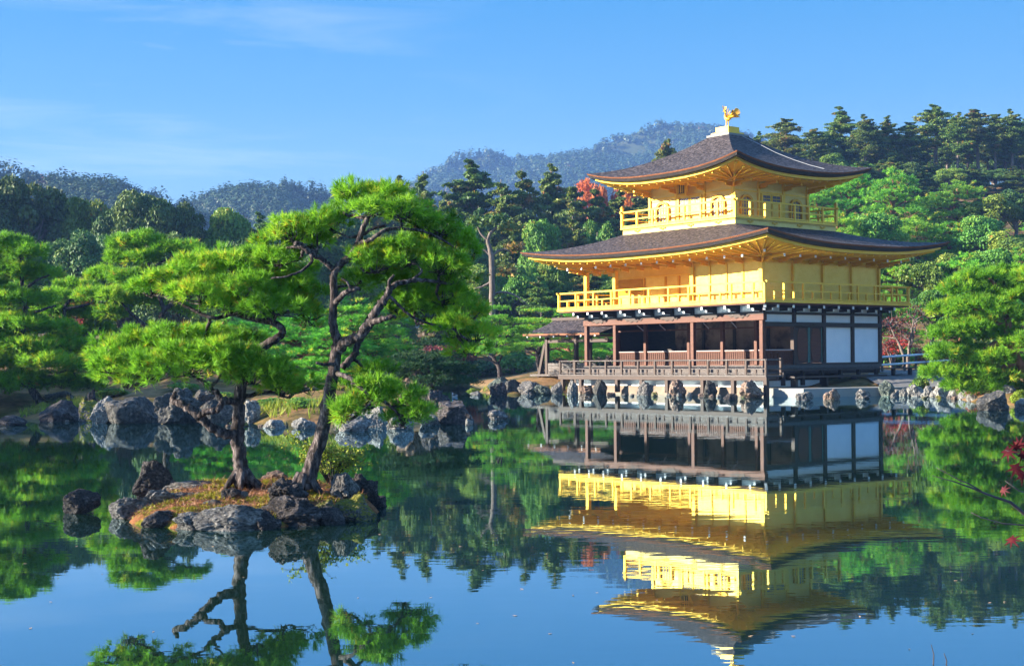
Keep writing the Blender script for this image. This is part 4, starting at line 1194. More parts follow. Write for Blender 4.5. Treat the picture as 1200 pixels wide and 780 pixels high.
# ================================================================== rocks
def rock_mat(name, stops, moss=0.0):
    m, t, b = new_mat(name)
    v = coords(t, (1, 1, 1))
    n1 = noise_node(t, 2.2, 9, 0.68, v); n2 = noise_node(t, 9.0, 6, 0.7, v, 0.4)
    r1 = ramp(t, stops); t.links.new(n1.outputs[0], r1.inputs[0])
    r2 = ramp(t, [(0.38, (0.30, 0.30, 0.32)), (0.50, (0.95, 0.95, 0.95)), (0.64, (1.6, 1.56, 1.5))]); t.links.new(n2.outputs[0], r2.inputs[0])
    mm = t.nodes.new('ShaderNodeMix'); mm.data_type = 'RGBA'; mm.blend_type = 'MULTIPLY'; mm.inputs[0].default_value = 1.0
    t.links.new(r1.outputs[0], mm.inputs[6]); t.links.new(r2.outputs[0], mm.inputs[7])
    last = mm.outputs[2]
    if moss:
        g = t.nodes.new('ShaderNodeNewGeometry'); sp = t.nodes.new('ShaderNodeSeparateXYZ'); t.links.new(g.outputs['Normal'], sp.inputs[0])
        n3 = noise_node(t, 3.5, 5, 0.6, v)
        ad = t.nodes.new('ShaderNodeMath'); ad.operation = 'MULTIPLY_ADD'; ad.inputs[1].default_value = 0.55
        t.links.new(sp.outputs['Z'], ad.inputs[0]); t.links.new(n3.outputs[0], ad.inputs[2])
        r3 = ramp(t, [(1.0 - moss, (0, 0, 0)), (1.06 - moss, (1, 1, 1))]); t.links.new(ad.outputs[0], r3.inputs[0])
        m2 = t.nodes.new('ShaderNodeMix'); m2.data_type = 'RGBA'; t.links.new(r3.outputs[0], m2.inputs[0]); t.links.new(last, m2.inputs[6])
        r4 = ramp(t, [(0.35, (0.06, 0.07, 0.01)), (0.7, (0.20, 0.17, 0.02))]); t.links.new(n2.outputs[0], r4.inputs[0]); t.links.new(r4.outputs[0], m2.inputs[7])
        last = m2.outputs[2]
    t.links.new(last, b.inputs['Base Color'])
    b.inputs['Roughness'].default_value = 0.85
    b.inputs['Specular IOR Level'].default_value = 0.25
    ad2 = t.nodes.new('ShaderNodeMath'); ad2.operation = 'MULTIPLY_ADD'; ad2.inputs[1].default_value = 0.35
    t.links.new(n2.outputs[0], ad2.inputs[0]); t.links.new(n1.outputs[0], ad2.inputs[2])
    bump(t, ad2.outputs[0], 1.0, 0.07, b)
    return m
M['rock'] = rock_mat('grey_rock', [(0.3, (0.041, 0.039, 0.039)), (0.5, (0.112, 0.104, 0.097)), (0.7, (0.223, 0.206, 0.190))])
M['rock_dark'] = rock_mat('dark_rock', [(0.3, (0.017, 0.015, 0.015)), (0.55, (0.051, 0.043, 0.043)), (0.78, (0.162, 0.140, 0.132))])
M['rock_light'] = rock_mat('pale_rock', [(0.3, (0.075, 0.071, 0.068)), (0.5, (0.168, 0.159, 0.145)), (0.7, (0.271, 0.258, 0.234))])
M['rock_tan'] = rock_mat('tan_rock', [(0.3, (0.086, 0.054, 0.041)), (0.5, (0.178, 0.119, 0.089)), (0.7, (0.270, 0.205, 0.162))])
M['rock_blue'] = rock_mat('blue_grey_rock', [(0.3, (0.020, 0.019, 0.019)), (0.5, (0.048, 0.046, 0.042)), (0.7, (0.130, 0.110, 0.094))])
M['rock_green'] = rock_mat('green_grey_rock', [(0.3, (0.038, 0.046, 0.041)), (0.5, (0.086, 0.103, 0.086)), (0.7, (0.173, 0.194, 0.162))])
M['rock_moss'] = rock_mat('mossy_rock', [(0.3, (0.038, 0.034, 0.034)), (0.5, (0.105, 0.094, 0.090)), (0.75, (0.247, 0.225, 0.210))], 0.38)

def rock_mesh(seed, sub=4, rough=0.16, cuts=9):
    rng = np.random.default_rng(seed)
    bm = bmesh.new(); bmesh.ops.create_icosphere(bm, subdivisions=sub, radius=1.0)
    V = np.array([v.co[:] for v in bm.verts])
    for c in range(cuts):
        n = unit(rng.normal(size=(1, 3)))[0]; d = 0.55 + 0.33 * rng.random()
        k = V @ n - d
        V = V - np.where(k > 0, k, 0)[:, None] * n * 0.92
    off = rng.random(3) * 50
    for i, v in enumerate(V):
        p = Vector(v)
        a = noise.fractal(p * 1.6 + Vector(off), 0.9, 2.1, 5)
        b = noise.ridged_multi_fractal(p * 2.6 + Vector(off), 0.7, 2.2, 5, 1.0, 2.0) - 0.9
        V[i] = v * (1 + rough * a * 0.8 - rough * 0.35 * b)
    V /= np.abs(V).max(0)
    for v, c in zip(bm.verts, V): v.co = c
    me = bpy.data.meshes.new('rock'); bm.to_mesh(me); bm.free()
    return me
RM = {}
def put_rock(mat, loc, size, seed, rz=0.0, tilt=(0, 0), label=None, group=None, name='rock', fine=False):
    key = (seed, mat, fine)
    if key not in RM:
        me = rock_mesh(seed, 6 if fine else 5, (0.16, 0.24, 0.30)[seed % 3], (15, 11, 9)[seed % 3]); me.materials.append(M[mat]); RM[key] = me
    o = link(name, RM[key])
    o.location = loc; o.scale = size; o.rotation_euler = (tilt[0], tilt[1], rz)
    tag(o, label, 'rock', group)
    return o
def rock_px(mat, px, base, w, h, seed, label, group=None, D=None, z=0.0, depth=0.8, rz=0.3, tilt=(0, 0), sink=0.35, fine=False):
    """Rock whose foot is at photo pixel (px, base) on height z, w x h photo pixels large."""
    p = ground(px, base, z) if D is None else at(px, base, D)
    s = p.y / FPX
    hh = h * s / (2 - 2 * sink) 
    o = put_rock(mat, (p.x, p.y + (0 if fine else w * s * 0.5 * depth * 0.5), p.z + hh * (1 - 2 * sink)), (w * s / 2, w * s / 2 * depth, hh), seed, rz, tilt, label, group, fine=fine)
    return o

# ================================================================== the islet
ICX, ICY = -2.95, 15.70
def isl_r(a):
    return 1 + 0.07 * math.sin(3 * a + 0.6) + 0.05 * math.sin(5 * a + 2.0) + 0.03 * math.sin(9 * a)
def isl_z(x, y):
    ex, ey = (x - ICX) / 1.30, (y - ICY) / 1.36
    r = math.hypot(ex, ey) / isl_r(math.atan2(ey, ex))
    z = (0.25 + 0.115 * max(-1, min(1, ey))) * (1 - r ** 7) if r < 1 else -2.0 * (r - 1)
    return z + (0.035 * noise.fractal(Vector((x * 2.2, y * 2.2, 3.0)), 1.0, 2.0, 4) + 0.016 * noise.noise(Vector((x * 9, y * 9, 1.0)))) * max(0, min(1, 1.3 - r))
nA, nR = 160, 54
vs_ = [(ICX, ICY, isl_z(ICX, ICY))]
for j in range(1, nR + 1):
    for i in range(nA):
        a = 2 * math.pi * i / nA; k = 1.25 * j / nR
        x, y = ICX + math.cos(a) * 1.30 * k * isl_r(a), ICY + math.sin(a) * 1.36 * k * isl_r(a)
        vs_.append((x, y, isl_z(x, y)))
fs_ = [(0, 1 + i, 1 + (i + 1) % nA) for i in range(nA)]
for j in range(nR - 1):
    for i in range(nA):
        a, b_ = 1 + j * nA + i, 1 + j * nA + (i + 1) % nA
        fs_.append((a, a + nA, b_ + nA, b_))
m, t, b = new_mat('islet_ground')
v = coords(t, (1, 1, 1))
n1 = noise_node(t, 2.3, 8, 0.62, v, 0.5); n2 = noise_node(t, 26.0, 6, 0.7, v); n3 = noise_node(t, 70.0, 3, 0.6, v)
lit = ramp(t, [(0.3, (0.07, 0.027, 0.013)), (0.5, (0.22, 0.086, 0.035)), (0.7, (0.37, 0.17, 0.075))])
mos = ramp(t, [(0.3, (0.05, 0.055, 0.006)), (0.55, (0.15, 0.14, 0.012)), (0.75, (0.27, 0.21, 0.02))])
sel = ramp(t, [(0.50, (0, 0, 0)), (0.57, (1, 1, 1))])
mm = t.nodes.new('ShaderNodeMix'); mm.data_type = 'RGBA'
k_ = t.links.new
k_(n1.outputs[0], sel.inputs[0]); k_(n2.outputs[0], lit.inputs[0]); k_(n2.outputs[0], mos.inputs[0])
k_(sel.outputs[0], mm.inputs[0]); k_(lit.outputs[0], mm.inputs[6]); k_(mos.outputs[0], mm.inputs[7]); k_(mm.outputs[2], b.inputs['Base Color'])
b.inputs['Roughness'].default_value = 0.95; b.inputs['Specular IOR Level'].default_value = 0.1
ad = t.nodes.new('ShaderNodeMath'); ad.operation = 'ADD'; k_(n2.outputs[0], ad.inputs[0]); k_(n3.outputs[0], ad.inputs[1])
bump(t, ad.outputs[0], 1.0, 0.03, b)
M['islet'] = m
isl = MB().add(vs_, fs_).build('islet_ground', m, smooth=True)
tag(isl, kind='structure')
# fallen needles lying on the islet
rng = np.random.default_rng(77)
P_, D_ = [], []
while len(P_) < 5200:
    a = rng.random() * 6.283; k = math.sqrt(rng.random()) * 0.97
    x, y = ICX + math.cos(a) * 1.3 * k, ICY + math.sin(a) * 1.36 * k
    P_.append((x, y, isl_z(x, y) + 0.006)); D_.append((rng.normal(), rng.normal(), 0.12 * rng.normal() + 0.1))
M['litter'] = foliage('dry_needles', [(0.0, (0.07, 0.028, 0.014)), (0.5, (0.21, 0.088, 0.038)), (1.0, (0.36, 0.18, 0.085))], 0.1, 0, 0)
v_ = blades(np.array(P_), np.array(D_), 2, 0.085, 0.006, 0.5, rng, 0.5, 0.25)
tag(link('needle_litter', np_mesh('needle_litter', v_[0], v_[1], M['litter'], v_[2])), kind='stuff')
# moss tufts
P_, D_ = [], []
for c in range(46):
    a = rng.random() * 6.283; k = math.sqrt(rng.random()) * 0.97
    cxm, cym = ICX + math.cos(a) * 1.3 * k, ICY + math.sin(a) * 1.36 * k
    for q in range(70):
        x, y = cxm + rng.normal() * 0.10, cym + rng.normal() * 0.08
        if math.hypot((x - ICX) / 1.3, (y - ICY) / 1.36) > 1.0: continue
        P_.append((x, y, isl_z(x, y))); D_.append((rng.normal() * 0.5, rng.normal() * 0.5, 1.0))
M['moss'] = foliage('moss_tufts', [(0.0, (0.06, 0.075, 0.006)), (0.5, (0.20, 0.20, 0.012)), (1.0, (0.42, 0.31, 0.02))], 0.3, 0, 0)
v_ = blades(np.array(P_), np.array(D_), 5, 0.035, 0.010, 0.6, rng, 0.5, 0.22)
tag(link('moss', np_mesh('moss', v_[0], v_[1], M['moss'], v_[2])), kind='stuff')

GI = 'rocks of the pine islet'
def irock(mat, px, py, w, h, D, seed, label, **k):
    rock_px(mat, px, py, w, h, seed, label, GI, D=D, fine=True, **k)
irock('rock_dark', 180, 583, 58, 46, 16.3, 301, 'black slab leaning at the back of the pine islet, its sunward face pale', rz=0.2, tilt=(0.0, 0.16), sink=0.12, depth=0.5)
irock('rock', 178, 612, 90, 40, 15.4, 302, 'broad grey rock sloping into the water at the sunny end of the islet', rz=0.5, sink=0.3)
irock('rock_dark', 186, 619, 46, 22, 14.65, 303, 'small dark rock at the water below the yellow moss of the islet', sink=0.3)
irock('rock', 268, 620, 98, 31, 14.3, 304, 'long pitted grey rock along the front waterline of the islet', sink=0.3, rz=0.1, depth=0.45)
irock('rock_dark', 348, 615, 86, 36, 14.65, 305, 'long black rock under the shaded front edge of the islet', sink=0.3, rz=-0.15, depth=0.5)
irock('rock', 232, 581, 86, 22, 16.3, 306, 'low lumpy grey rock between the black slab and the upright pine trunk', sink=0.3, rz=0.1, depth=0.6)
irock('rock', 210, 594, 66, 24, 15.5, 307, 'low grey ledge half buried in brown needles behind the moss', sink=0.35, rz=0.4, depth=0.6)
irock('rock_dark', 336, 593, 52, 34, 15.0, 308, 'dark wedge-shaped rock with a pale facet in front of the leaning trunk', sink=0.22, rz=0.5)
irock('rock_dark', 270, 584, 28, 13, 15.3, 309, 'small flat dark stone lying on brown needles in the middle of the islet', sink=0.3)
irock('rock_light', 286, 583, 11, 9, 15.3, 310, 'tiny pale stone beside the flat dark stone on the islet', sink=0.3)
irock('rock_tan', 322, 562, 32, 12, 16.7, 311, 'low brown rock on the far edge of the islet between the two trunks', sink=0.3)
irock('rock_dark', 297, 572, 26, 14, 16.0, 312, 'small dark stone at the foot of the upright pine trunk', sink=0.3)
irock('rock', 404, 588, 40, 38, 15.6, 313, 'upright grey rock with a light face beside the yellow bush', sink=0.15, rz=0.8, tilt=(0, 0.1))
irock('rock_dark', 427, 592, 42, 38, 16.2, 314, 'flat-topped dark rock at the end of the islet nearest the pavilion', sink=0.2, rz=0.2)
irock('rock_dark', 443, 597, 24, 22, 16.4, 315, 'small black rock touching the water beyond the flat-topped rock', sink=0.3)
irock('rock_moss', 418, 610, 56, 36, 15.1, 316, 'rounded mossy rock hanging over the water below the upright grey rock', sink=0.3)
irock('rock_moss', 383, 602, 34, 18, 14.9, 317, 'low rock covered in yellow moss at the front of the islet', sink=0.3)
irock('rock', 228, 622, 52, 24, 14.4, 319, 'pitted grey rock between the small dark and the long pitted rock of the islet front', sink=0.3)
irock('rock_dark', 312, 622, 46, 26, 14.35, 320, 'dark angular rock between the two long rocks of the islet front', sink=0.3)
irock('rock', 150, 606, 44, 26, 15.5, 310, 'grey rock at the sunny tip of the islet, lapped by water', sink=0.3)
irock('rock_dark', 388, 614, 40, 26, 14.75, 306, 'dark rock at the shaded front corner of the islet under the moss', sink=0.3)
irock('rock', 248, 596, 30, 12, 15.0, 304, 'low grey rock breaking through the needles in front of the upright trunk', sink=0.4)
irock('rock_dark', 95, 600, 46, 28, 16.0, 318, 'lone black rock in open water beside the islet', sink=0.2, rz=0.6)

# ================================================================== the two islet pines, skeletons read off the photograph
def hero_pine(name, label, D0, trunk, branches, pads, seed, dens=1.0, twigs=13, mat='needles', bark='bark', group='pines on the islet', k=1.0, yel0=0.0):
    rng = np.random.default_rng(seed)
    base = at(trunk[0][0], trunk[0][1], D0)
    T = empty(name, base)
    tag(T, label, 'tree', group)
    px2m = D0 / FPX
    def w(px, py, dz=0.0): return np.array(at(px, py, D0 + dz) - base)
    def limb(pname, pts, seg, wob):
        P = [w(p[0], p[1], p[3] if len(p) > 3 else 0.0) for p in pts]
        R = [p[2] * px2m * (0.61 if pname == 'trunk' else 0.64) for p in pts]
        cp, cr_ = curve_pts(P, R, 6, wob, rng)
        mb = MB(); mb.tube(cp, cr_, seg)
        if pname == 'trunk':                       # root flare
            for q in range(6):
                a = q * 1.05 + rng.random()
                d = np.array([math.cos(a), math.sin(a), 0]) * R[0] * 1.9
                mb.tube([P[0] + np.array([0, 0, R[0] * 1.4]) + d * 0.25, P[0] + d * 0.7 + np.array([0, 0, R[0] * 0.25]), P[0] + d * 1.1 - np.array([0, 0, 0.08])], [R[0] * 0.5, R[0] * 0.38, R[0] * 0.2], 8)
        mb.build(pname, M[bark], T, smooth=True)
        return cp
    skel = list(limb('trunk', trunk, 16, 0.10))
    for br in branches: skel += list(limb('branch', br, 9, 0.20))
    S = np.array(skel)
    for (cx, cy, rx, ry, *rest) in pads:
        dz = 0.16 * k + (rest[0] if rest else rng.normal() * 0.18 * k)
        yel = rest[1] if len(rest) > 1 else 0.0
        c = w(cx, cy + ry * 0.30, dz)
        R = np.array([rx * px2m, rx * px2m * 0.85, ry * px2m * 1.25])
        n = int(dens * 285 * R[0] * (R[0] + R[2]) / 0.2 / k ** 1.7)
        n = max(60, min(n, 900 if k == 1 else 1500))
        P, Dr, tn = pad_shoots(c, R * (0.88 if k == 1 else 0.80), n, rng, 0.75, 0.10 * k, 10)
        v1 = blades(P, Dr, 16 if k == 1 else 11, 0.090 * k, 0.0085 * k * (1 if k == 1 else 1.25), 0.55, rng, 0.5, 0.1, 0.5, np.where(tn > 1.2, 0.97, np.clip(tn + yel + yel0 + 0.08 * rng.normal(), 0, 0.88)))
        np_ = link('foliage_pad', np_mesh('foliage_pad', v1[0], v1[1], M['needles'], v1[2]), T)
        # twigs from the nearest limb into the pad
        mb = MB()
        e = c - np.array([0, 0, R[2] * 0.25])
        near = S[np.argmin(np.linalg.norm(S - e, axis=1))]
        L0 = np.linalg.norm(e - near)
        if L0 > 0.04:
            cp, cr_ = curve_pts([near, near * 0.5 + e * 0.5 + np.array([0, 0, -0.05 * L0]) + rng.normal(size=3) * 0.07 * L0, e], [0.020 + 0.006 * L0, 0.015, 0.009], 5, 0.25, rng)
            mb.tube(cp, cr_, 6, False)
        for q in range(twigs):
            tgt = P[rng.integers(len(P))]
            mid = e * 0.45 + tgt * 0.55 - np.array([0, 0, 0.04]) + rng.normal(size=3) * 0.02
            mb.tube([e + rng.normal(size=3) * 0.015, mid, tgt], [0.008, 0.0055, 0.003], 4, False)
        mb.build('twigs', M[bark], np_, smooth=True)
    return T

hero_pine('islet_pine', 'pine on the islet with an upright thick trunk and wide low yellow-green pads', 15.9,
    [(284, 566, 17), (283, 545, 14), (279, 518, 12.5), (279, 490, 12), (281, 465, 11.5), (285, 440, 10.5), (291, 420, 9.5), (310, 405, 8.5, -0.05), (331, 391, 7.5, -0.1), (323, 379, 6.5, -0.1), (302, 374, 6, -0.05), (276, 367, 5, 0.0), (250, 352, 4), (232, 335, 3)],
    [[(278, 508, 10), (262, 508, 9, -0.1), (245, 499, 8.5, -0.2), (232, 487, 8, -0.25), (216, 475, 7, -0.25), (203, 469, 6, -0.2), (207, 460, 3.5, -0.2)],
     [(233, 488, 6, -0.25), (240, 483, 6, -0.3), (254, 480, 6, -0.3), (261, 473, 6, -0.3), (257, 464, 5.5, -0.25), (247, 455, 5, -0.2), (235, 445, 4, -0.2), (215, 435, 3, -0.2), (190, 428, 2.5, -0.2)],
     [(281, 470, 6), (270, 470, 5.5, -0.15), (262, 468, 5, -0.28)],
     [(283, 466, 5), (300, 461, 4, 0.1), (320, 460, 3, 0.1), (338, 466, 2, 0.1)],
     [(302, 374, 4), (330, 368, 3.5, 0.1), (352, 362, 2.5, 0.1)],
     [(276, 367, 4), (250, 372, 3.5, -0.1), (225, 362, 3, -0.1), (205, 352, 2, -0.1)]],
    [(140, 424, 36, 24), (128, 412, 22, 18), (170, 405, 40, 22), (205, 398, 40, 20), (185, 430, 42, 24, -0.4), (225, 425, 44, 24, -0.45), (262, 420, 42, 22, -0.4), (240, 400, 36, 16, 0.3), (296, 436, 40, 20, -0.35), (325, 440, 30, 16), (330, 455, 26, 12), (352, 452, 18, 12), (285, 400, 30, 14, 0.4), (150, 445, 28, 12, -0.1),
     (180, 335, 30, 18, 0.1), (215, 325, 36, 22, -0.2, 0.1), (250, 312, 36, 22, 0.2), (235, 345, 36, 16, -0.3, 0.1), (280, 312, 30, 18, 0.0), (285, 340, 40, 22, -0.35), (320, 330, 38, 24, 0.2), (350, 345, 34, 22, 0.0), (325, 358, 40, 18, -0.4), (300, 300, 24, 14, 0.3), (360, 366, 26, 14, 0.1), (270, 358, 30, 14, -0.3, 0.08), (345, 318, 26, 18, 0.3)],
    201)
hero_pine('islet_pine', 'pine on the islet with a leaning slender trunk forking into tall crooked limbs', 15.6,
    [(357, 572, 19), (363, 552, 15.5), (372, 528, 14), (381, 490, 13), (388, 450, 12), (394, 415, 11), (396, 400, 9.5), (391, 383, 8.5), (391, 350, 7.5), (392, 320, 7), (400, 309, 7), (413, 297, 6.5), (421, 281, 6), (427, 264, 5), (434, 251, 4), (440, 240, 3)],
    [[(392, 316, 5.5), (377, 303, 5, -0.05), (363, 295, 5, -0.1), (354, 287, 4.5, -0.15), (347, 284, 3, -0.2)],
     [(364, 297, 3.5, -0.1), (366, 305, 3, -0.15), (357, 315, 2.5, -0.2), (340, 323, 2, -0.3), (318, 326, 1.5, -0.3)],
     [(419, 286, 4), (436, 280, 4, -0.1), (450, 270, 3.5, -0.1), (470, 268, 3, 0.0), (500, 272, 2.5, 0.1), (530, 288, 2, 0.1), (552, 302, 1.5, 0.1)],
     [(424, 276, 3.5), (437, 268, 3), (452, 264, 2.2)],
     [(392, 356, 5.5), (404, 344, 5, -0.15), (416, 338, 4.5, -0.2), (423, 339, 2.5, -0.2)], [(412, 340, 2.5, -0.2), (407, 330, 2, -0.25), (400, 326, 1.5, -0.25)],
     [(395, 409, 10), (408, 400, 9.5, -0.1), (420, 394, 9, -0.15), (432, 380, 8.5, -0.2), (441, 364, 8, -0.2), (452, 350, 7, -0.2), (457, 339, 6, -0.2), (468, 332, 5, -0.15), (490, 328, 4, -0.1), (515, 330, 2.5, 0.0)],
     [(432, 381, 6, -0.2), (444, 375, 5.5, -0.3), (456, 371, 4.5, -0.35), (464, 372, 3, -0.35)],
     [(455, 346, 3.5, -0.2), (466, 356, 3, -0.2), (480, 369, 2.5, -0.2), (500, 378, 2.2, -0.1), (532, 387, 1.6, 0.0)],
     [(457, 339, 3.5, -0.2), (456, 330, 3, -0.25), (462, 322, 2.5, -0.25)], [(482, 329, 3, -0.1), (494, 318, 2.5, -0.1), (488, 308, 2, -0.1)],
     [(399, 432, 7, 0.15), (412, 420, 6.5, 0.2), (420, 404, 6, 0.25), (424, 385, 4, 0.3)],
     [(396, 438, 5, -0.1), (410, 443, 4, -0.2), (428, 458, 3.5, -0.25), (450, 470, 3, -0.25), (468, 486, 2.2, -0.25)], [(440, 465, 2, -0.25), (430, 476, 1.6, -0.3), (421, 485, 1.2, -0.3)],
     [(395, 425, 4), (380, 427, 3, -0.2), (371, 425, 2, -0.25)]],
    [(425, 228, 36, 15), (455, 232, 28, 14), (405, 240, 24, 13), (438, 244, 30, 12, -0.2), (470, 246, 24, 14),
     (345, 272, 32, 18), (372, 262, 30, 16), (325, 286, 24, 14), (365, 282, 26, 12, 0.3), (392, 262, 20, 14, 0.2), (330, 302, 28, 14, 0.1),
     (487, 256, 28, 16), (515, 266, 26, 15), (538, 284, 22, 14), (500, 284, 26, 12, 0.3), (548, 300, 18, 12, 0.2),
     (440, 306, 38, 20), (478, 298, 40, 20), (515, 308, 36, 20), (420, 326, 28, 16, 0.2), (455, 325, 36, 16, 0.3), (535, 322, 24, 16, 0.2),
     (485, 350, 38, 18, 0.2), (520, 345, 34, 20, 0.1), (545, 365, 28, 16, 0.2), (500, 366, 34, 14, 0.3), (462, 358, 24, 12, 0.35), (530, 384, 34, 15, 0.0), (558, 392, 24, 13, 0.1), (548, 408, 22, 10, 0.1),
     (415, 452, 20, 10, -0.2), (440, 455, 26, 11), (465, 468, 30, 12, -0.25), (488, 482, 24, 10, -0.25), (405, 484, 28, 12, -0.4), (425, 470, 22, 10, -0.35), (470, 492, 22, 8, -0.25), (440, 436, 22, 9, 0.1)],
    202, 1.0)

GBK = 'bank pines'
hero_pine('bank_pine', 'big layered pine with a leaning dark trunk at the edge of the shaded bank', 45.5,
    [(66, 494, 10), (54, 480, 9), (44, 466, 8), (34, 448, 7), (26, 425, 6), (24, 400, 5.5), (30, 370, 5), (27, 340, 4), (24, 310, 3), (22, 292, 2)],
    [[(26, 425, 4), (48, 412, 3), (70, 404, 2)], [(24, 400, 4), (5, 392, 3), (-20, 388, 2)], [(34, 448, 4), (60, 440, 3), (85, 432, 2)], [(30, 370, 3), (52, 362, 2.5), (66, 358, 1.5)], [(34, 448, 4), (10, 444, 3), (-15, 440, 2)], [(27, 340, 3), (44, 328, 2), (58, 322, 1.5)]],
    [(8, 286, 30, 9), (32, 297, 30, 9), (-20, 300, 30, 10), (14, 318, 36, 10), (50, 322, 24, 8), (-26, 330, 34, 10), (10, 350, 40, 11), (46, 352, 28, 9), (-35, 365, 36, 11), (24, 378, 36, 10), (62, 384, 34, 10), (-12, 392, 36, 11), (36, 406, 38, 10), (80, 406, 32, 10), (-30, 420, 38, 12), (12, 424, 40, 11), (56, 424, 36, 10), (96, 430, 28, 10), (30, 446, 40, 11), (72, 448, 36, 11), (-8, 450, 40, 12), (104, 450, 20, 8)],
    231, 1.35, 5, 'needles_dark', 'bark', GBK, 2.1)
hero_pine('bank_pine', 'green cloud pine with yellow tips standing behind the wide islet pine', 51.0,
    [(196, 440, 7), (193, 410, 6.5), (187, 386, 6), (193, 364, 5), (210, 352, 4), (232, 345, 3)],
    [[(187, 386, 5), (170, 380, 4), (155, 368, 3), (140, 352, 2)], [(193, 364, 4), (184, 340, 3.5), (176, 315, 3), (170, 295, 2)], [(184, 340, 3), (165, 330, 2.5), (140, 322, 1.5)], [(176, 315, 2.5), (200, 302, 2), (220, 294, 1.5)]],
    [(145, 286, 24, 9), (172, 281, 24, 8), (200, 292, 26, 8), (222, 292, 20, 7), (140, 304, 24, 8), (168, 302, 24, 8), (122, 322, 22, 8), (146, 326, 24, 9), (176, 322, 22, 8), (112, 346, 22, 9), (138, 346, 26, 10), (165, 352, 28, 10), (200, 340, 26, 9), (228, 336, 24, 9), (215, 362, 22, 8), (130, 366, 20, 8)],
    232, 1.35, 5, 'needles_garden', 'bark', GBK, 2.2, 0.0)
hero_pine('bank_pine', 'slim cloud pine with yellowish pads in front of the dark red maple', 53.0,
    [(84, 440, 5), (82, 405, 4.5), (77, 380, 4), (76, 362, 3.5), (84, 348, 2.5), (90, 338, 2)],
    [[(77, 380, 3.5), (62, 372, 2.5), (52, 364, 2)], [(76, 362, 3), (98, 358, 2.5), (112, 352, 1.5)], [(82, 405, 3), (102, 392, 2.5), (118, 384, 1.5)]],
    [(88, 336, 26, 7), (66, 348, 22, 7), (104, 350, 24, 7), (60, 363, 22, 7), (92, 368, 26, 8), (116, 372, 22, 7), (52, 380, 22, 8), (116, 388, 24, 8), (80, 392, 26, 8), (100, 408, 26, 9), (62, 412, 26, 9)],
    233, 1.35, 5, 'needles_garden', 'bark', GBK, 2.2, 0.05)
hero_pine('shore_pine', 'broad bright pine with a leaning red trunk beside the gravel path', 50.0,
    [(1222, 466, 10), (1204, 442, 9), (1190, 416, 8), (1183, 398, 7.5), (1181, 376, 6.5), (1178, 354, 5.5), (1170, 338, 4), (1160, 326, 2.5)],
    [[(1185, 403, 6), (1172, 402, 5.5), (1160, 406, 5), (1150, 411, 3.5)], [(1178, 354, 4), (1162, 356, 3.5), (1140, 362, 2.5)], [(1181, 376, 4), (1164, 380, 3.5), (1140, 388, 2)], [(1178, 354, 4), (1190, 340, 3), (1205, 330, 2)], [(1195, 424, 5), (1170, 432, 4), (1140, 436, 2.5)], [(1200, 436, 5), (1182, 448, 3.5), (1160, 452, 2)]],
    [(1150, 327, 32, 9), (1182, 322, 30, 9), (1212, 326, 32, 10), (1132, 338, 30, 9), (1165, 344, 32, 9), (1200, 348, 34, 10), (1116, 364, 30, 10), (1146, 358, 32, 9), (1180, 368, 32, 10), (1216, 372, 32, 11), (1110, 392, 30, 10), (1140, 384, 34, 10), (1172, 392, 32, 9), (1210, 400, 32, 10), (1106, 414, 22, 9), (1130, 412, 32, 10), (1160, 420, 32, 10), (1106, 436, 26, 9), (1134, 436, 32, 10), (1165, 440, 30, 9), (1200, 428, 26, 9), (1130, 452, 26, 7), (1158, 454, 30, 7), (1186, 456, 24, 7), (1225, 440, 30, 12)],
    234, 1.4, 5, 'needles_garden', 'bark_red', 'path pines', 2.2, 0.0)

# small leafy bush behind the leaning trunk
def leafy_bush(px, py, D, h, wd, seed, label):
    rng = np.random.default_rng(seed)
    base = at(px, py, D)
    T = empty('leafy_bush', base); tag(T, label, 'bush')
    mb = MB(); parts = []
    for i in range(26):
        a = rng.random() * 6.28; e = np.array([math.cos(a) * wd * (0.3 + 0.7 * rng.random()), math.sin(a) * wd * 0.7 * rng.random(), h * (0.35 + 0.65 * rng.random())])
        mid = e * np.array([0.35, 0.35, 0.6]) + rng.normal(size=3) * 0.03
        mb.tube([(0, 0, -0.05), mid, e], [0.009, 0.006, 0.002], 5, False)
        for q in range(5):
            b0 = mid + (e - mid) * rng.random(); e2 = b0 + rng.normal(size=3) * np.array([0.14, 0.12, 0.06]) 
            mb.tube([b0, e2], [0.003, 0.0012], 4, False)
            k = rng.random((16, 1)); P = b0 + (e2 - b0) * k + rng.normal(size=(16, 3)) * 0.022
            parts.append(leaves(P, rng.normal(size=(16, 3)) + np.array([0, 0, 1.5]), 0.017, rng, 0.5 + 0.25 * rng.normal(size=16)))
    mb.build('stems', M['bark'], T)
    v = join(parts); link('foliage', np_mesh('foliage', v[0], v[1], M['leaf_bush'], v[2]), T)
leafy_bush(388, 566, 16.6, 0.58, 0.55, 211, 'thin yellow-green leafy bush behind the leaning pine trunk on the islet')
# ================================================================== garden and forest planting
def unroll_row(px, D, h):
    x, y = fan(px, D)
    return 421 - (hz(x, D) + h - EYE) / D * FPX
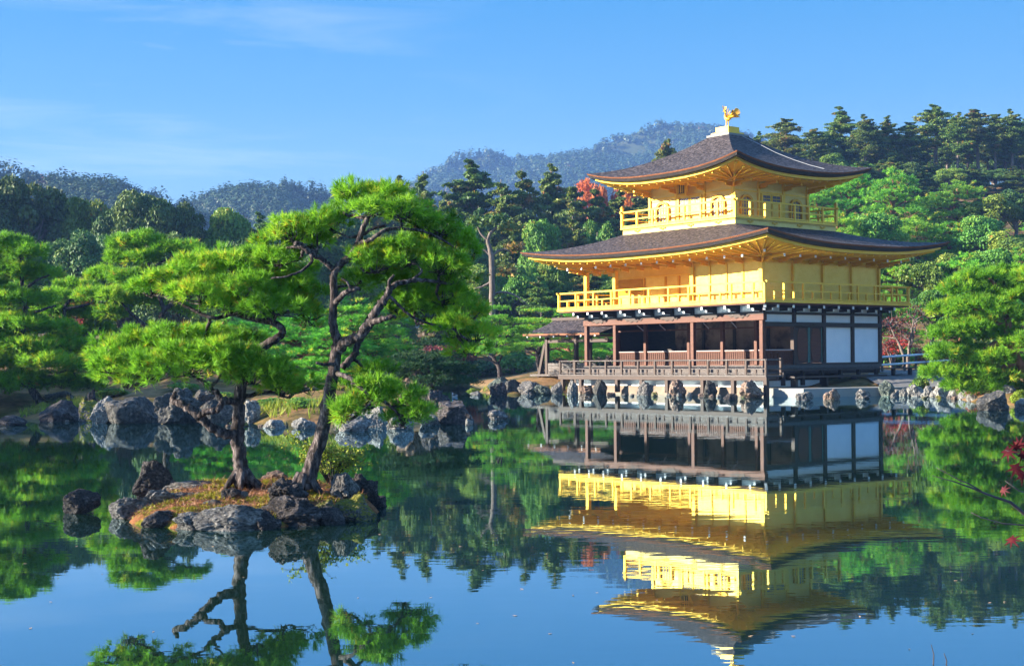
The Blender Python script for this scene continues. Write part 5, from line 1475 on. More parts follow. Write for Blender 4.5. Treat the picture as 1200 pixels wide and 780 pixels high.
# big pines of the near bank
plant('pine2', -42, 300, 48.0, 'layered pine cut by the frame beside the dark bank pine', 'tree', 'bank pines', 150)
plant('hillpine0', 350, 366, 49.0, 'bushy bright pine between the two islet trunks', 'tree', 'bank pines', 150)
plant('hillpine1', 428, 350, 52.0, 'bushy pine behind the leaning islet trunk', 'tree', 'bank pines', 150)
plant('hillpine0', 268, 372, 54.0, 'low bright pine behind the upright islet trunk', 'tree', 'bank pines', 120)
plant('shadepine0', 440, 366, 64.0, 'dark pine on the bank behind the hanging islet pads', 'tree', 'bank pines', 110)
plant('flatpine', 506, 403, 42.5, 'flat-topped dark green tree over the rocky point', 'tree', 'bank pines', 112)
plant('hillpine1', 388, 384, 46.0, 'low dense pine filling the gap beside the leaning islet trunk', 'tree', 'bank pines', 110)
plant('hillpine0', 470, 398, 50.0, 'low bright pine just behind the pink maple point', 'tree', 'bank pines', 70)
for px_, top_, D_, lab_ in ((132, 458, 45.0, 'dark low shrub on the brown slope above the biggest blue boulder'), (214, 452, 45.5, 'dark low shrub above the tall light-edged boulder'), (262, 462, 44.0, 'dark low shrub just behind the upright islet trunk'), (318, 474, 40.5, 'dark low shrub above the flat pale stone between the islet trunks'), (408, 472, 40.0, 'dark low shrub above the rocks past the leaning islet trunk')):
    plant('bushm', px_, top_, D_, lab_, 'shrub', 'bank shrubs', 44)
plant('pine2', 1318, 330, 58.0, 'garden pine on the sunny bank outside the frame', 'tree', 'trees outside the frame', 170)
plant('mix0', 1395, 318, 66.0, 'broadleaf tree on the sunny bank outside the frame', 'tree', 'trees outside the frame', 170)
plant('bushd', 478, 424, 43.5, 'grey-green shrub beside the flat-topped tree on the rocky point', 'shrub', 'bank shrubs', 70)
plant('red', 92, 309, 57.0, 'dark red maple glowing between the dark pines of the bank', 'tree', 'maples', 60)
plant('pink', 474, 394, 55.0, 'dull pink maple behind the rocky point', 'tree', 'maples', 95)
plant('orange', 536, 396, 101.0, 'orange-red maple on the far shore beside the pink one', 'tree', 'maples', 80)
plant('pink', 574, 352, 112.0, 'small pink maple under the dead pine', 'tree', 'maples', 40)
# pines just outside the frame, whose shade falls on the near bank
for i_, (px_, D_, hh_) in enumerate(((-430, 39.5, 3.6), (-360, 42.5, 3.8), (-290, 44.5, 3.2), (-235, 48.0, 3.4), (-510, 44.0, 4.2))):
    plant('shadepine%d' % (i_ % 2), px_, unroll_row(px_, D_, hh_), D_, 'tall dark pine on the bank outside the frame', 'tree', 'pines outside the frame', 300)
# pines beside the fishing porch
plant('trunkpine0', 581, 360, 72.0, 'yellow-green cloud pine on the shore next to the porch', 'tree', 'porch pines', 76)
plant('trunkpine1', 636, 362, 80.0, 'cloud pine with a dark trunk right behind the porch post', 'tree', 'porch pines', 110)
plant('pine1', 665, 366, 84.0, 'cloud pine seen through the open porch', 'tree', 'porch pines', 110)
plant('pine0', 715, 372, 90.0, 'cloud pine seen through the open ground floor of the pavilion', 'tree', 'porch pines', 110)
# right side
plant('pine2', 1225, 360, 54.0, 'pine cut by the frame behind the leaning red trunk', 'tree', 'path pines', 120)
plant('bare', 1062, 346, 80.0, 'nearly bare maple with pale trunk behind the plaster corner', 'tree', 'maples', 90)
plant('red', 1045, 382, 84.0, 'dark red maple beside the nearly bare one', 'tree', 'maples', 66)
plant('red', 1084, 398, 74.0, 'low dark red maple over the path', 'tree', 'maples', 60)
plant('bushm', 1079, 440, 59.5, 'small leafy shrub at the edge of the gravel path', 'shrub', 'shore shrubs', 26)
plant('busho', 1143, 454, 52.5, 'reddish azalea among the shore rocks', 'shrub', 'shore shrubs', 24)
plant('busho', 1096, 459, 57.6, 'small reddish azalea between two pale shore rocks', 'shrub', 'shore shrubs', 12)
plant('bushy', 1198, 455, 46.8, 'yellow-green shrub beside the big shore boulder', 'shrub', 'shore shrubs', 30)
plant('bushy', 556, 454, 75.5, 'yellow grassy clump on the little shore spit', 'shrub', 'shore shrubs', 22)
plant('bushm', 352, 474, 39.0, 'grey-green shrub by the bank rocks between the islet trunks', 'shrub', 'bank shrubs', 50)

_pr = random.Random(12)
def row(keys, spec, D, dD, group, what, cat='tree'):
    """A row of trees: spec = (photo column, top row, photo width or None); labels count them along the row."""
    spec = sorted(spec)
    for i, (px, top, *w_) in enumerate(spec):
        key = keys[i % len(keys)] if len(w_) < 2 else w_[1]
        kind = {'oak': 'dark rounded evergreen', 'mix': 'mixed green broadleaf tree', 'con': 'ragged brown-green conifer', 'tal': 'slender tree with a bare pale trunk', 'con0': 'conifer', 'pin': 'bright garden pine', 'hil': 'bright tiered pine', 'sha': 'dark pine', 'ora': 'orange maple', 'pn': 'pine', 'red': 'dark red maple', 'pnk': 'pink maple', 'bus': 'dark shrub', 'bar': 'bare pink maple'}.get(key[:3], 'tree')
        if key == 'cone0': kind = 'dense conical evergreen'
        lab = '%s, %s along %s' % (kind, ORD[i] if i < len(spec) - 1 else 'last', what)
        plant(key, px, top, D + _pr.uniform(-dD, dD), lab, cat, group, (w_[0] if w_ else None))

row(['oak0', 'oak1', 'mix0', 'oak2'], [(-35, 200, 120), (32, 195, 128), (96, 226, 84), (135, 236, 80), (168, 216, 98), (212, 228, 84), (268, 238, 86), (305, 246, 70, 'con1'), (335, 244, 64, 'con0'), (362, 262, 70), (392, 240, 60, 'con2'), (415, 248, 60)], 126, 5, 'skyline trees beyond the bank', 'the dark skyline row')
row(['oak1', 'mix1', 'oak2', 'oak0'], [(-20, 262, 120), (40, 272, 100), (92, 264, 96), (140, 268, 92), (196, 262, 92), (232, 272, 90), (282, 276, 90), (325, 284, 80), (370, 292, 84), (412, 300, 76)], 104, 4, 'dark trees in the shade below the skyline', 'the shaded middle row')
row(['oak2', 'oak0', 'mix1'], [(-30, 326, 100), (30, 330, 100), (88, 338, 90), (140, 330, 90), (205, 322, 100), (262, 330, 90), (312, 334, 90), (368, 338, 90), (420, 344, 80), (455, 350, 70)], 98.5, 1.5, 'dark trees on the far shore', 'the low shaded row on the far shore')
row(['con0', 'con1', 'con2'], [(440, 226, 67), (468, 202, 72), (497, 197, 72), (522, 222, 65), (552, 184, 124), (588, 206, 78), (614, 194, 85), (648, 188, 85), (676, 212, 72), (700, 216, 72), (728, 218, 78), (760, 214, 78), (790, 190, 78)], 150, 6, 'tall conifers behind the pond', 'the tall conifer row behind the pond')
row(['con1', 'mix0', 'con2', 'mix1'], [(448, 262, 60), (484, 258, 60), (560, 238, 70, 'cone0'), (600, 262, 60), (636, 252, 66), (672, 250, 60), (700, 240, 60, 'mix1'), (526, 262, 60), (735, 250, 60), (770, 250, 60)], 128, 5, 'mixed trees below the tall conifers', 'the mixed row below the tall conifers')
row(['mix1', 'con0', 'mix0', 'con2'], [(468, 312, 76), (520, 318, 70), (556, 306, 66), (610, 296, 70), (650, 302, 70), (688, 308, 66), (730, 300, 70), (590, 318, 60), (632, 322, 60)], 112, 3, 'low mixed trees on the far shore', 'the low mixed row on the far shore')
row(['orange', 'orange'], [(713, 180, 84), (688, 191, 56), (744, 187, 60)], 176, 2, 'orange maples above the pavilion roof', 'the orange maples above the lower gold roof')
plant('tall2', 781, 160, 182, 'dark open tree standing alone against the mountain above the upper roof', 'tree', None, 46)
plant('tall0', 815, 170, 190, 'small sparse tree peeping over the upper roof slope', 'tree', None, 22)
# right hillside, ridge to pond
row(['tall0', 'con1', 'tall1', 'tall2', 'con0'], [(868, 166, 30), (890, 152, 40), (922, 138, 56), (952, 150, 44), (986, 122, 62), (1014, 134, 48), (1040, 134, 46), (1068, 142, 46), (1096, 121, 66, 'tall1'), (1122, 132, 44, 'tall0'), (1146, 126, 50, 'tall2'), (1166, 132, 40, 'tall1'), (1186, 128, 46, 'tall0'), (1206, 132, 46, 'tall2'), (1228, 128, 46, 'tall1')], 198, 4, 'tall trees along the ridge', 'the ridge against the sky')
row(['con0', 'tall0', 'con2', 'tall2'], [(880, 172, 44), (908, 160, 46), (938, 160, 50), (968, 152, 50), (1000, 150, 50), (1028, 154, 46), (1056, 156, 46), (1082, 152, 46), (1110, 150, 44, 'tall0'), (1134, 148, 44, 'tall1'), (1158, 150, 44, 'tall2'), (1178, 146, 40, 'tall0'), (1198, 150, 44, 'tall1'), (1218, 150, 44, 'tall2')], 212, 4, 'trees just behind the ridge', 'the second line behind the ridge')
row(['oak0', 'oak1', 'oak2'], [(1004, 168, 54), (1040, 170, 54), (1072, 168, 54), (1104, 170, 54), (1134, 166, 54), (1164, 170, 54), (1196, 166, 54), (1226, 170, 54)], 224, 3, 'dark evergreens behind the bare ridge trunks', 'the dark wood behind the ridge trunks')
row(['con0', 'mix0', 'con1', 'oak0'], [(872, 186, 44), (896, 190, 44), (922, 186, 46), (950, 190, 50), (980, 184, 50), (1008, 190, 50), (1034, 186, 50), (1062, 190, 50), (1090, 188, 46), (1116, 196, 46), (1140, 194, 46), (1166, 198, 46), (1190, 194, 46), (1216, 198, 46)], 187, 3, 'dark trees under the ridge', 'the dark line under the ridge')
row(['con1', 'con0', 'mix0', 'con2'], [(905, 186, 50), (940, 182, 54), (975, 178, 54), (1008, 186, 56), (1046, 182, 54), (1078, 196, 50)], 178, 4, 'hillside conifers', 'the upper hillside above the bright pines')
row(['hillpine0', 'hillpine1'], [(960, 210, 64), (1002, 196, 80), (1048, 200, 84), (1090, 226, 60), (1118, 214, 92), (1160, 222, 70, 'mix1'), (1190, 218, 64, 'oak1'), (1220, 226, 80)], 150, 5, 'bright pines on the hillside', 'the bright pine row under the ridge')
row(['hillpine1', 'mix0', 'hillpine0'], [(985, 250, 70), (1030, 246, 76), (1072, 256, 76), (1110, 262, 76), (1150, 250, 84), (1190, 262, 84, 'mix1'), (1228, 258, 80)], 126, 4, 'bright pines on the lower hillside', 'the bright row at the middle of the hillside')
row(['mix0', 'hillpine1', 'mix1', 'hillpine0'], [(1010, 292, 72), (1048, 296, 80), (1088, 286, 84), (1124, 300, 80), (1164, 288, 84), (1204, 292, 84), (1240, 296, 70)], 108, 3, 'trees at the foot of the hillside', 'the foot of the hillside')
row(['mix1', 'pine1', 'mix0'], [(1020, 340, 64), (1050, 350, 64), (1092, 336, 70), (1132, 344, 70), (1180, 336, 70), (1222, 340, 70)], 95, 2, 'low trees behind the path', 'the low row behind the path')
row(['bushd', 'bushm', 'bushd'], [(1018, 396, 60), (1055, 402, 60), (1110, 396, 70), (1150, 394, 70), (1195, 396, 70)], 90, 1.5, 'shrubs behind the path', 'the shrubs behind the path', 'shrub')
row(['bushd', 'bushm', 'bushd', 'bushm'], [(-25, 418, 80), (40, 420, 80), (110, 412, 80), (170, 416, 80), (235, 410, 80), (300, 412, 80), (360, 408, 80), (420, 404, 80), (470, 410, 70), (520, 416, 66), (556, 420, 60), (604, 410, 60), (650, 404, 60), (700, 400, 60)], 101, 2.0, 'shrubs along the far shore', 'the shrubs of the far shore', 'shrub')

# dead-topped pine with a pale broken trunk in front of the conifers
rng = np.random.default_rng(9)
T = empty('broken_pine', at(578, 420, 105)); T.location.z = hz(T.location.x, 105)
tag(T, 'half-dead pine with a pale broken trunk and bare white limb', 'tree')
def lp(px, py, dz=0): return np.array(at(px, py, 105 + dz)) - np.array(T.location)
mb = MB()
cp, cr_ = curve_pts([lp(575, 425), lp(577, 380), lp(577, 340), lp(576, 300), lp(572, 280), lp(580, 268), lp(586, 262)], [0.30, 0.26, 0.23, 0.20, 0.14, 0.09, 0.05], 5, 0.1, rng)
mb.tube(cp, cr_, 9)
for b_ in ([(577, 345), (590, 342), (604, 346), (612, 352), (620, 358)], [(576, 300), (566, 292), (560, 296), (553, 305)], [(576, 300), (590, 292), (600, 296)], [(577, 330), (565, 336), (556, 338)], [(573, 282), (564, 274), (560, 266)]):
    P = [lp(*q) for q in b_]; cp, cr_ = curve_pts(P, list(np.linspace(0.11, 0.03, len(P))), 4, 0.15, rng); mb.tube(cp, cr_, 6)
mb.build('trunk', M['bark_grey'], T, smooth=True)
ps = []
for cx_, cy_, r_ in ((560, 262, 16), (582, 258, 18), (600, 268, 18), (552, 288, 14), (604, 290, 14), (596, 318, 14), (562, 322, 12), (588, 350, 12)):
    n = 190; dd, q = shell(n, rng, 0.2, 0.6); R = r_ / FPX * 105
    ps.append(leaves(lp(cx_, cy_, rng.normal() * 0.8) + q * np.array([R, R, R * 0.5]), dd + np.array([0, 0, 0.7]), 0.17, rng, rng.normal(0.5, 0.2) + 0.13 * rng.normal(size=n)))
v_ = join(ps); link('crown', np_mesh('crown', v_[0], v_[1], M['leaf_conifer'], v_[2]), T)

# prototypes that were not placed
for key, p in PROTO.items():
    if not p[3]:
        for ch in list(p[0].children): bpy.data.objects.remove(ch)
        bpy.data.objects.remove(p[0])

# far woods: one mass on each hill
def woods(name, hillname, n, r, seed, per=26, leaf=0.8, kmin=-0.98, kmax=0.16, mat='leaf_hill', tall=1.0):
    V = HILLS[hillname]; rng = np.random.default_rng(seed)
    nk, npx, _ = V.shape
    kk = (rng.random(n) * (kmax - kmin) + kmin + 1) / 2 * (nk - 1); pp = rng.random(n) * (npx - 1.01)
    i0, j0 = np.minimum(kk.astype(int), nk - 2), pp.astype(int)
    a, b_ = (kk - i0)[:, None], (pp - j0)[:, None]
    P = V[i0, j0] * (1 - a) * (1 - b_) + V[i0 + 1, j0] * a * (1 - b_) + V[i0, j0 + 1] * (1 - a) * b_ + V[i0 + 1, j0 + 1] * a * b_
    sc = r * (0.6 + 0.8 * rng.random((n, 1)))
    con = rng.random((n, 1)) < 0.4
    P = P + np.array([0, 0, 1.0]) * sc * 0.75
    C = np.repeat(P, per, 0); S = np.repeat(sc, per, 0); K = np.repeat(con, per, 0)
    d = unit(rng.normal(size=(n * per, 3)))
    q = d * S * 0.9 * (0.15 + 0.85 * rng.random((n * per, 1)) ** 0.75)
    q[:, 2:] *= 0.85 * tall
    taper = np.where(K, np.clip(1.0 - (q[:, 2:] / S + 0.4) * 0.55, 0.12, 1.2), 1.0)
    q[:, :2] *= taper; q[:, 2:] *= np.where(K, 1.5, 1.0)
    tn = np.repeat(np.clip(rng.normal(0.45, 0.17, n), 0, 1), per) + rng.normal(0, 0.08, n * per)
    v = leaves(C + q, d + np.array([0, 0, 0.5]), leaf * r / 3.0, rng, tn, 0.15)
    tag(link(name, np_mesh(name, v[0], v[1], M[mat], v[2])), kind='stuff')
woods('near_hill_woods', 'near_hill', 3600, 3.2, 401, 80, 0.5)
woods('middle_hill_woods', 'middle_hill', 5200, 3.4, 402, 56, 0.6)
woods('mountain_woods', 'mountain', 11000, 5.0, 403, 40, 0.78)
# ================================================================== shore rocks
GB, GP, GS = 'rocks of the shaded bank', 'rocks under the pavilion deck', 'rocks of the sunny shore by the path'
R_ = rock_px
R_('rock_dark', 66, 494, 52, 26, 321, 'dark rock in shade beside the leaning bank pine', GB)
R_('rock_moss', 40, 490, 40, 20, 322, 'low mossy rock at the foot of the leaning bank pine', GB)
R_('rock', 70, 472, 44, 18, 323, 'flat grey rock on the brown slope behind the mossy one', GB, D=46.5)
R_('rock_dark', 12, 498, 36, 12, 324, 'low wet rock at the waterline where the bank leaves the frame', GB)
R_('rock_moss', 102, 494, 40, 26, 325, 'rock with a mossy shoulder leaning on the big blue boulder', GB)
R_('rock_dark', 108, 472, 12, 18, 326, 'small pointed dark stone standing above the mossy shoulder', GB, D=43.5)
R_('rock_blue', 148, 496, 76, 40, 327, 'biggest blue-grey boulder of the shaded bank', GB, rz=0.2)
R_('rock_light', 118, 496, 26, 34, 328, 'pale sloping slab lit by the sun on the big boulder', GB, rz=0.9, tilt=(0, 0.5))
R_('rock_blue', 206, 496, 64, 42, 329, 'tall blue-grey boulder with a light edge next to the biggest', GB, rz=0.7)
R_('rock_blue', 252, 496, 46, 34, 330, 'blue-grey boulder behind the upright islet trunk', GB)
R_('rock_blue', 238, 480, 40, 24, 331, 'rounded blue rock above the water behind the bent islet limb', GB, D=43.5)
R_('rock_light', 294, 496, 26, 28, 332, 'pale upright stone just beside the upright islet trunk', GB)
R_('rock_light', 322, 501, 30, 13, 333, 'flat pale stone on the waterline between the islet trunks', GB)
R_('rock_light', 356, 502, 30, 14, 334, 'second flat pale stone close to the leaning islet trunk', GB)
R_('rock_light', 345, 492, 16, 18, 335, 'pale pointed slab leaning between the two flat stones', GB, tilt=(0, -0.5))
R_('rock', 412, 505, 48, 20, 336, 'grey rock on the waterline past the leaning islet trunk', GB)
R_('rock_light', 440, 500, 40, 26, 337, 'pale rock under the hanging islet pads', GB)
R_('rock_dark', 432, 499, 20, 16, 338, 'dark stone against the pale rock under the hanging pads', GB)
R_('rock_light', 470, 503, 36, 22, 339, 'pale rock at the water near the end of the rocky point', GB)
R_('rock_tan', 484, 468, 44, 36, 340, 'large tan rock beneath the flat-topped dark tree', GB, D=42.0)
R_('rock_dark', 510, 488, 40, 34, 341, 'steep dark rock below the flat-topped dark tree', GB, D=40.5)
R_('rock_dark', 532, 497, 56, 28, 342, 'broad dark boulder ending the rocky point', GB, rz=0.2)
R_('rock', 502, 498, 30, 18, 343, 'grey stone between the pale rocks and the broad dark boulder', GB)
R_('rock', 583, 492, 26, 14, 344, 'lone lumpy grey rock in the water off the rocky point', GB)
R_('rock_light', 550, 498, 10, 8, 345, 'tiny pale stone in front of the broad dark boulder', GB)
# spit by the porch
R_('rock_light', 558, 463, 14, 5, 351, 'flat pale stone at the tip of the grassy spit', GP)
R_('rock_green', 585, 456, 34, 16, 352, 'greenish sloping rock at the back of the grassy spit', GP, D=70)
R_('rock_dark', 586, 463.5, 26, 19, 353, 'pointed dark rock in front of the greenish sloping rock', GP)
R_('rock_blue', 600, 462, 22, 18, 354, 'blue-grey block beside the pointed dark rock', GP)
R_('rock', 622, 462, 32, 18, 355, 'grey sloping rock under the porch pines', GP)
R_('rock_green', 637, 462, 28, 13, 356, 'green-grey rounded boulder at the foot of the porch posts', GP)
R_('rock', 654, 462, 18, 15, 357, 'small grey rock between the porch post and the pale block', GP)
R_('rock_light', 672, 462, 16, 17, 358, 'pale block carrying the deck post nearest the porch', GP)
R_('rock_tan', 688, 461, 18, 12, 359, 'low tan rubble stone under the deck beside the pale block', GP)
R_('rock_blue', 704, 462, 20, 18, 360, 'blue-grey pointed stone under the second deck post from the porch', GP)
R_('rock', 757, 463, 19, 17, 361, 'grey stone under the third deck post from the porch', GP)
R_('rock_tan', 795, 463.5, 24, 19, 362, 'tan and grey stone under the fourth deck post from the porch', GP)
R_('rock_blue', 833, 464, 19, 20, 363, 'tall blue-grey stone under the fifth deck post from the porch', GP)
R_('rock_dark', 857, 468, 18, 10, 364, 'round black stone standing in the water off the deck', GP)
R_('rock_tan', 880, 465.5, 32, 21, 365, 'large tan rock under the deck corner', GP)
# sunny shore
R_('rock', 943, 469, 24, 12, 371, 'dark-and-white rock in the water before the terrace, nearest the deck', GS)
R_('rock_tan', 975, 468, 22, 13, 372, 'middle one of three rocks in the water before the terrace', GS)
R_('rock', 1013, 467, 24, 12, 373, 'rock in the water before the terrace, nearest the pale standing stone', GS)
R_('rock_green', 1040, 464, 20, 20, 374, 'tall pale green standing stone at the corner of the terrace', GS, sink=0.15)
R_('rock_light', 1048, 466, 10, 8, 375, 'small pale block in front of the standing stone', GS)
R_('rock_light', 1060, 464, 14, 11, 376, 'small pale stone next to the standing stone', GS)
R_('rock_light', 1075, 464.5, 24, 15, 377, 'rough pale boulder before the leafy shrub', GS)
R_('rock_light', 1108, 465.5, 28, 18, 378, 'rough pale boulder between the two azaleas', GS)
R_('rock_dark', 1124, 467, 18, 10, 379, 'low dark stone at the waterline beside the reddish azalea', GS)
R_('rock_light', 1150, 459, 30, 10, 380, 'pale ledge behind the reddish azalea', GS, D=53.5)
R_('rock_blue', 1168, 481, 46, 24, 381, 'biggest shore boulder, half pale and half in blue shade', GS)
R_('rock_light', 1201, 480, 22, 14, 382, 'pale boulder cut by the frame beside the biggest shore boulder', GS)
R_('rock_light', 1182, 458, 20, 8, 383, 'flat pale stone behind the biggest shore boulder', GS, D=49.5)
for x, y, w_, h_, sd in ((1053, 463.5, 16, 9, 384), (1066, 464, 14, 12, 385), (1088, 465, 18, 14, 386), (1096, 465.5, 16, 10, 387), (1118, 466.5, 16, 13, 384), (1131, 468, 18, 12, 385), (1140, 470.5, 16, 10, 386), (1030, 463, 14, 10, 387), (1126, 461, 18, 9, 385), (1138, 462, 16, 8, 384)):
    R_('rock_light', x, y, w_, h_, sd, 'rough pale stone in the low rock wall along the sunny shore', 'stones of the shore wall', rz=sd * 1.7 + x)
# small stones edging the shore, all alike
rs = random.Random(3)
small = [(x, 463.6 + (x - 720) * 0.012) for x in range(716, 884, 13)] + [(x, 464.2) for x in range(900, 936, 10)] + [(x, 467 + (x - 1090) * 0.04) for x in range(1088, 1140, 11)] + [(x, 500 - abs(x - 300) * 0.01) for x in range(270, 400, 16)] + [(x, 494) for x in range(60, 240, 22)]
for x, y in small:
    R_(rs.choice(['rock', 'rock_tan', 'rock_moss', 'rock_light']), x + rs.uniform(-4, 4), y + rs.uniform(-0.6, 0.3), rs.uniform(6, 12), rs.uniform(3, 6), 390 + rs.randrange(3), 'small rounded stone among those edging the shoreline', 'small stones edging the shore', rz=rs.uniform(0, 3))

# ================================================================== fence, water bird, twigs, floating leaves
def fence(p0, p1, label, n=7):
    a, b_ = Vector(p0), Vector(p1)
    T = empty('rail_fence', a); tag(T, label, 'fence')
    d = b_ - a
    for i in range(n):
        q = d * (i / (n - 1))
        MB().box(q.x - 0.05, q.x + 0.05, q.y - 0.05, q.y + 0.05, -0.2 + q.z, 0.95 + q.z).build('post', M['wood_grey'], T)
    for z in (0.85, 0.45): MB().tube([(-0.05, -0.07, z), (d.x + 0.05, d.y - 0.07, z + d.z)], 0.055, 7).build('rail', M['plaster'], T)
fa, fb = at(1034, 428, 72), at(1112, 429, 74)
fence((fa.x, fa.y, hz(fa.x, fa.y) ), (fb.x, fb.y, hz(fb.x, fb.y)), 'pale bamboo rail fence along the path behind the dark red maples')

BD = empty('water_bird', ground(533, 465)); BD.rotation_euler = (0, 0, 2.4); BD.scale = (0.62, 0.62, 0.62); tag(BD, 'small dark and white duck swimming in the far channel', 'bird')
M['feather_white'] = surf('white_feathers', [(0.3, (0.35, 0.34, 0.33)), (0.7, (0.5, 0.49, 0.48))], bstr=0.0)
M['feather_dark'] = surf('dark_feathers', [(0.3, (0.02, 0.02, 0.025)), (0.7, (0.04, 0.04, 0.05))], bstr=0.0)
MB().tube([(-0.30, 0, 0.16), (-0.2, 0, 0.10), (0, 0, 0.07), (0.16, 0, 0.09), (0.20, 0, 0.20), (0.21, 0, 0.31)], [0.02, 0.11, 0.16, 0.12, 0.06, 0.055], 12).build('body', M['feather_white'], BD, smooth=True)
MB().tube([(0.19, 0, 0.30), (0.23, 0, 0.36), (0.29, 0, 0.35), (0.36, 0, 0.33)], [0.05, 0.07, 0.045, 0.012], 10).build('head', M['feather_dark'], BD, smooth=True)
for s in (-1, 1): MB().tube([(0.10, s * 0.10, 0.14), (-0.08, s * 0.13, 0.16), (-0.28, s * 0.05, 0.19)], [0.04, 0.07, 0.012], 8).build('wing', M['feather_dark'], BD, smooth=True)

# maple sapling whose twigs reach into the frame
MT = empty('maple_sapling', (2.75, 5.2, -0.4)); tag(MT, 'thin dark maple twigs with a few crimson leaves over the water', 'sapling')
M['maple_leaf'] = surf('crimson_leaf', [(0.3, (0.030, 0.004, 0.006)), (0.6, (0.060, 0.007, 0.011)), (0.8, (0.10, 0.022, 0.008))], (30, 30, 30), 0.6, bstr=0.0, spec=0.08)
M['twig'] = surf('dark_twig', [(0.3, (0.02, 0.014, 0.014)), (0.7, (0.07, 0.05, 0.05))], (20, 20, 20), 0.6, bstr=0.3)
def tw(px, py, D): return at(px, py, D) - Vector((2.75, 5.2, -0.4))
MB().tube([(0, 0, 0), (0.03, 0.0, 0.7), (-0.02, 0.02, 1.5), (0.05, 0, 2.2)], [0.03, 0.026, 0.02, 0.010], 8).build('trunk', M['twig'], MT, smooth=True)
TW = [[(1475, 800, 5.2), (1320, 690, 5.1), (1240, 625, 5.05), (1200, 601, 5.0), (1184, 588, 5.0), (1160, 580, 4.95), (1138, 571, 4.9), (1118, 564, 4.9), (1093, 557, 4.85)],
      [(1150, 575, 4.92), (1135, 566, 4.9), (1126, 563, 4.9), (1108, 553, 4.9), (1098, 548, 4.9)],
      [(1230, 618, 5.05), (1200, 615, 5.0), (1175, 613, 5.0), (1150, 606, 5.0), (1138, 600, 5.0)],
      [(1480, 690, 5.25), (1330, 590, 5.2), (1250, 552, 5.1), (1200, 537, 5.05), (1188, 530, 5.0), (1178, 527, 5.0)],
      [(1215, 580, 5.05), (1195, 575, 5.0), (1178, 563, 5.0)]]
for i, pts in enumerate(TW):
    r0 = (0.010, 0.003, 0.0035, 0.008, 0.003)[i]
    MB().tube([tw(*p) for p in pts], list(np.linspace(r0, 0.0012, len(pts))), 6).build('twig', M['twig'], MT, smooth=True)
def maple_leaf(c, size, rot, tilt):
    pts = []
    for k in range(7):
        a = math.radians(-130 + k * 43.3); ln = (0.55, 0.85, 0.98, 1.05, 0.98, 0.85, 0.55)[k]
        a2 = a + math.radians(21.6)
        pts.append((math.sin(a) * ln, math.cos(a) * ln)); 
        if k < 6: pts.append((math.sin(a2) * 0.30, math.cos(a2) * 0.30))
    pts.append((0.03, -0.28)); pts.append((-0.03, -0.28))
    R = Matrix.Rotation(rot, 3, 'Y') @ Matrix.Rotation(tilt, 3, 'X')
    V = [c + R @ Vector((x * size, 0.12 * size * (x * x), z * size)) for x, z in pts]; V2 = [p + R @ Vector((0, 0.0012, 0)) for p in V]
    n = len(V)
    mid, mid2 = c + R @ Vector((0, 0, 0)), c + R @ Vector((0, 0.0012, 0))
    mb = MB().add(V + [mid] + V2 + [mid2], [(i, (i + 1) % n, n) for i in range(n)] + [(n + 1 + (i + 1) % n, n + 1 + i, 2 * n + 1) for i in range(n)] + [(i, n + 1 + i, n + 1 + (i + 1) % n, (i + 1) % n) for i in range(n)])
    mb.build('leaf', M['maple_leaf'], MT)
for (px, py, D, s, r, tl) in [(1181, 529, 5.0, 0.045, 2.4, 0.5), (1191, 548, 5.0, 0.048, 2.9, 0.3), (1194, 521, 5.02, 0.04, 1.2, 0.7), (1186, 632, 5.0, 0.042, 2.6, 0.9), (1176, 574, 5.0, 0.03, 2.0, 0.9), (1199, 556, 5.02, 0.045, 3.4, 0.4), (1190, 524, 5.0, 0.036, 0.4, 0.6), (1199, 532, 5.0, 0.04, 2.0, 0.2)]:
    maple_leaf(tw(px, py, D), s, r, tl)

# leaves floating on the pond
M['float_leaf'] = surf('floating_leaf', [(0.3, (0.20, 0.10, 0.05)), (0.7, (0.45, 0.30, 0.18))], (9, 9, 9), 0.6, bstr=0.0, rand=0.4)
fl = None
spots = [(700, 694), (612, 690), (672, 697), (770, 703), (604, 721), (645, 742), (672, 776), (1178, 705), (1160, 706), (60, 705), (120, 672), (36, 736), (332, 656), (286, 676), (445, 626), (480, 662), (566, 668), (540, 640), (930, 745), (1008, 722), (1066, 760), (880, 745), (250, 640), (420, 700), (90, 640), (30, 660), (690, 650), (735, 672), (625, 640), (505, 700), (560, 730), (1120, 680), (180, 740), (1140, 742)]
for i, (px, py) in enumerate(spots):
    if fl is None:
        mb = MB().add([(-0.02, 0, 0.002), (0, -0.011, 0.004), (0.022, 0, 0.007), (0, 0.011, 0.004), (-0.02, 0, 0.0005), (0, -0.011, 0.0025), (0.022, 0, 0.0055), (0, 0.011, 0.0025)], [(0, 1, 2, 3), (7, 6, 5, 4), (0, 4, 5, 1), (1, 5, 6, 2), (2, 6, 7, 3), (3, 7, 4, 0)])
        fl = mb.build('floating_leaf', M['float_leaf']); o = fl
    else:
        o = fl.copy(); COL.objects.link(o)
    o.location = ground(px, py, 0.001); o.rotation_euler = (0, 0, i * 2.4); o.scale = (0.5 + 0.4 * ((i * 37) % 10) / 10,) * 3
    tag(o, 'small fallen leaf floating flat on the pond', 'leaf', 'leaves floating on the pond')
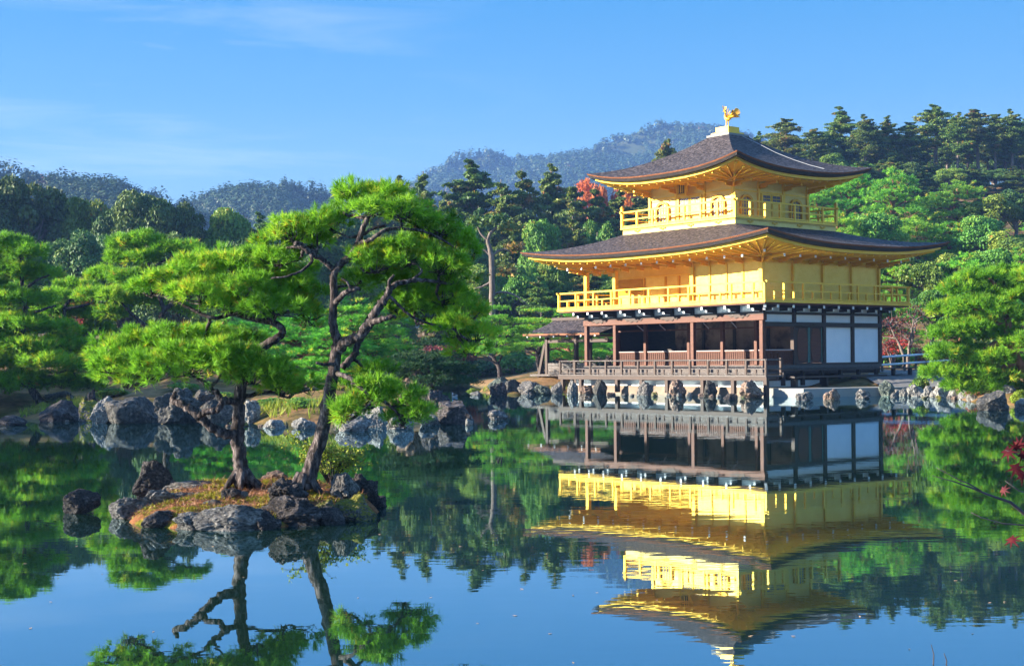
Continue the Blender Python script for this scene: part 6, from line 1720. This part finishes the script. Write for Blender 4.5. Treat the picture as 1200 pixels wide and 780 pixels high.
# dry stalks standing in the water
for (px, py, h, lab) in ((1108, 782, 0.08, 'dry stalk standing in the water below the upper roof reflection'), (1093, 778, 0.11, 'thin pale reed standing in the water beside the dry stalk'), (505, 608, 0.12, 'short dry stalk standing in the water off the islet')):
    p = ground(px, py)
    MB().tube([(p.x, p.y, -0.1), (p.x + 0.008, p.y, h * 0.5), (p.x - 0.006, p.y, h)], [0.004, 0.003, 0.002], 6).build('stalk', M['twig'])
    o = bpy.context.scene.objects[[x.name for x in bpy.data.objects if x.name.startswith('stalk')][-1]]
    tag(o, lab, 'stalk')
# grass on the spit and along the shore
P_, D_ = [], []
rng = np.random.default_rng(5)
for (px, base, D, n, sp) in ((563, 459, 73, 60, 1.0), (1195, 470, 46.5, 60, 0.6), (470, 470, 44, 80, 1.2), (360, 490, 38.3, 40, 0.8), (45, 486, 43.5, 60, 1.0), (660, 458, 71, 40, 0.8), (300, 488, 39.6, 60, 1.0), (1125, 462, 54.5, 40, 0.8)):
    x, y = fan(px, D)
    for q in range(n):
        xx, yy = x + rng.normal() * sp, y + rng.normal() * sp * 0.4
        zz = hz(xx, yy)
        if zz < 0.02: continue
        P_.append((xx, yy, zz)); D_.append((rng.normal() * 0.2, rng.normal() * 0.2, 1))
v_ = blades(np.array(P_), np.array(D_), 9, 0.34, 0.022, 0.3, rng, 0.6, 0.25, 0.1)
tag(link('shore_grass', np_mesh('shore_grass', v_[0], v_[1], M['leaf_bush'], v_[2])), kind='stuff')

# ================================================================== haze
m = bpy.data.materials.new('haze'); m.use_nodes = True
t = m.node_tree; t.nodes.clear()
ov = t.nodes.new('ShaderNodeOutputMaterial'); pv = t.nodes.new('ShaderNodeVolumePrincipled')
pv.inputs['Color'].default_value = (0.22, 0.42, 0.86, 1)
pv.inputs['Density'].default_value = 0.00027
pv.inputs['Anisotropy'].default_value = 0.1
t.links.new(pv.outputs[0], ov.inputs['Volume'])
hzb = MB().box(-620, 620, -70, 1520, -2.0, 225).build('haze', m)
tag(hzb, kind='stuff')
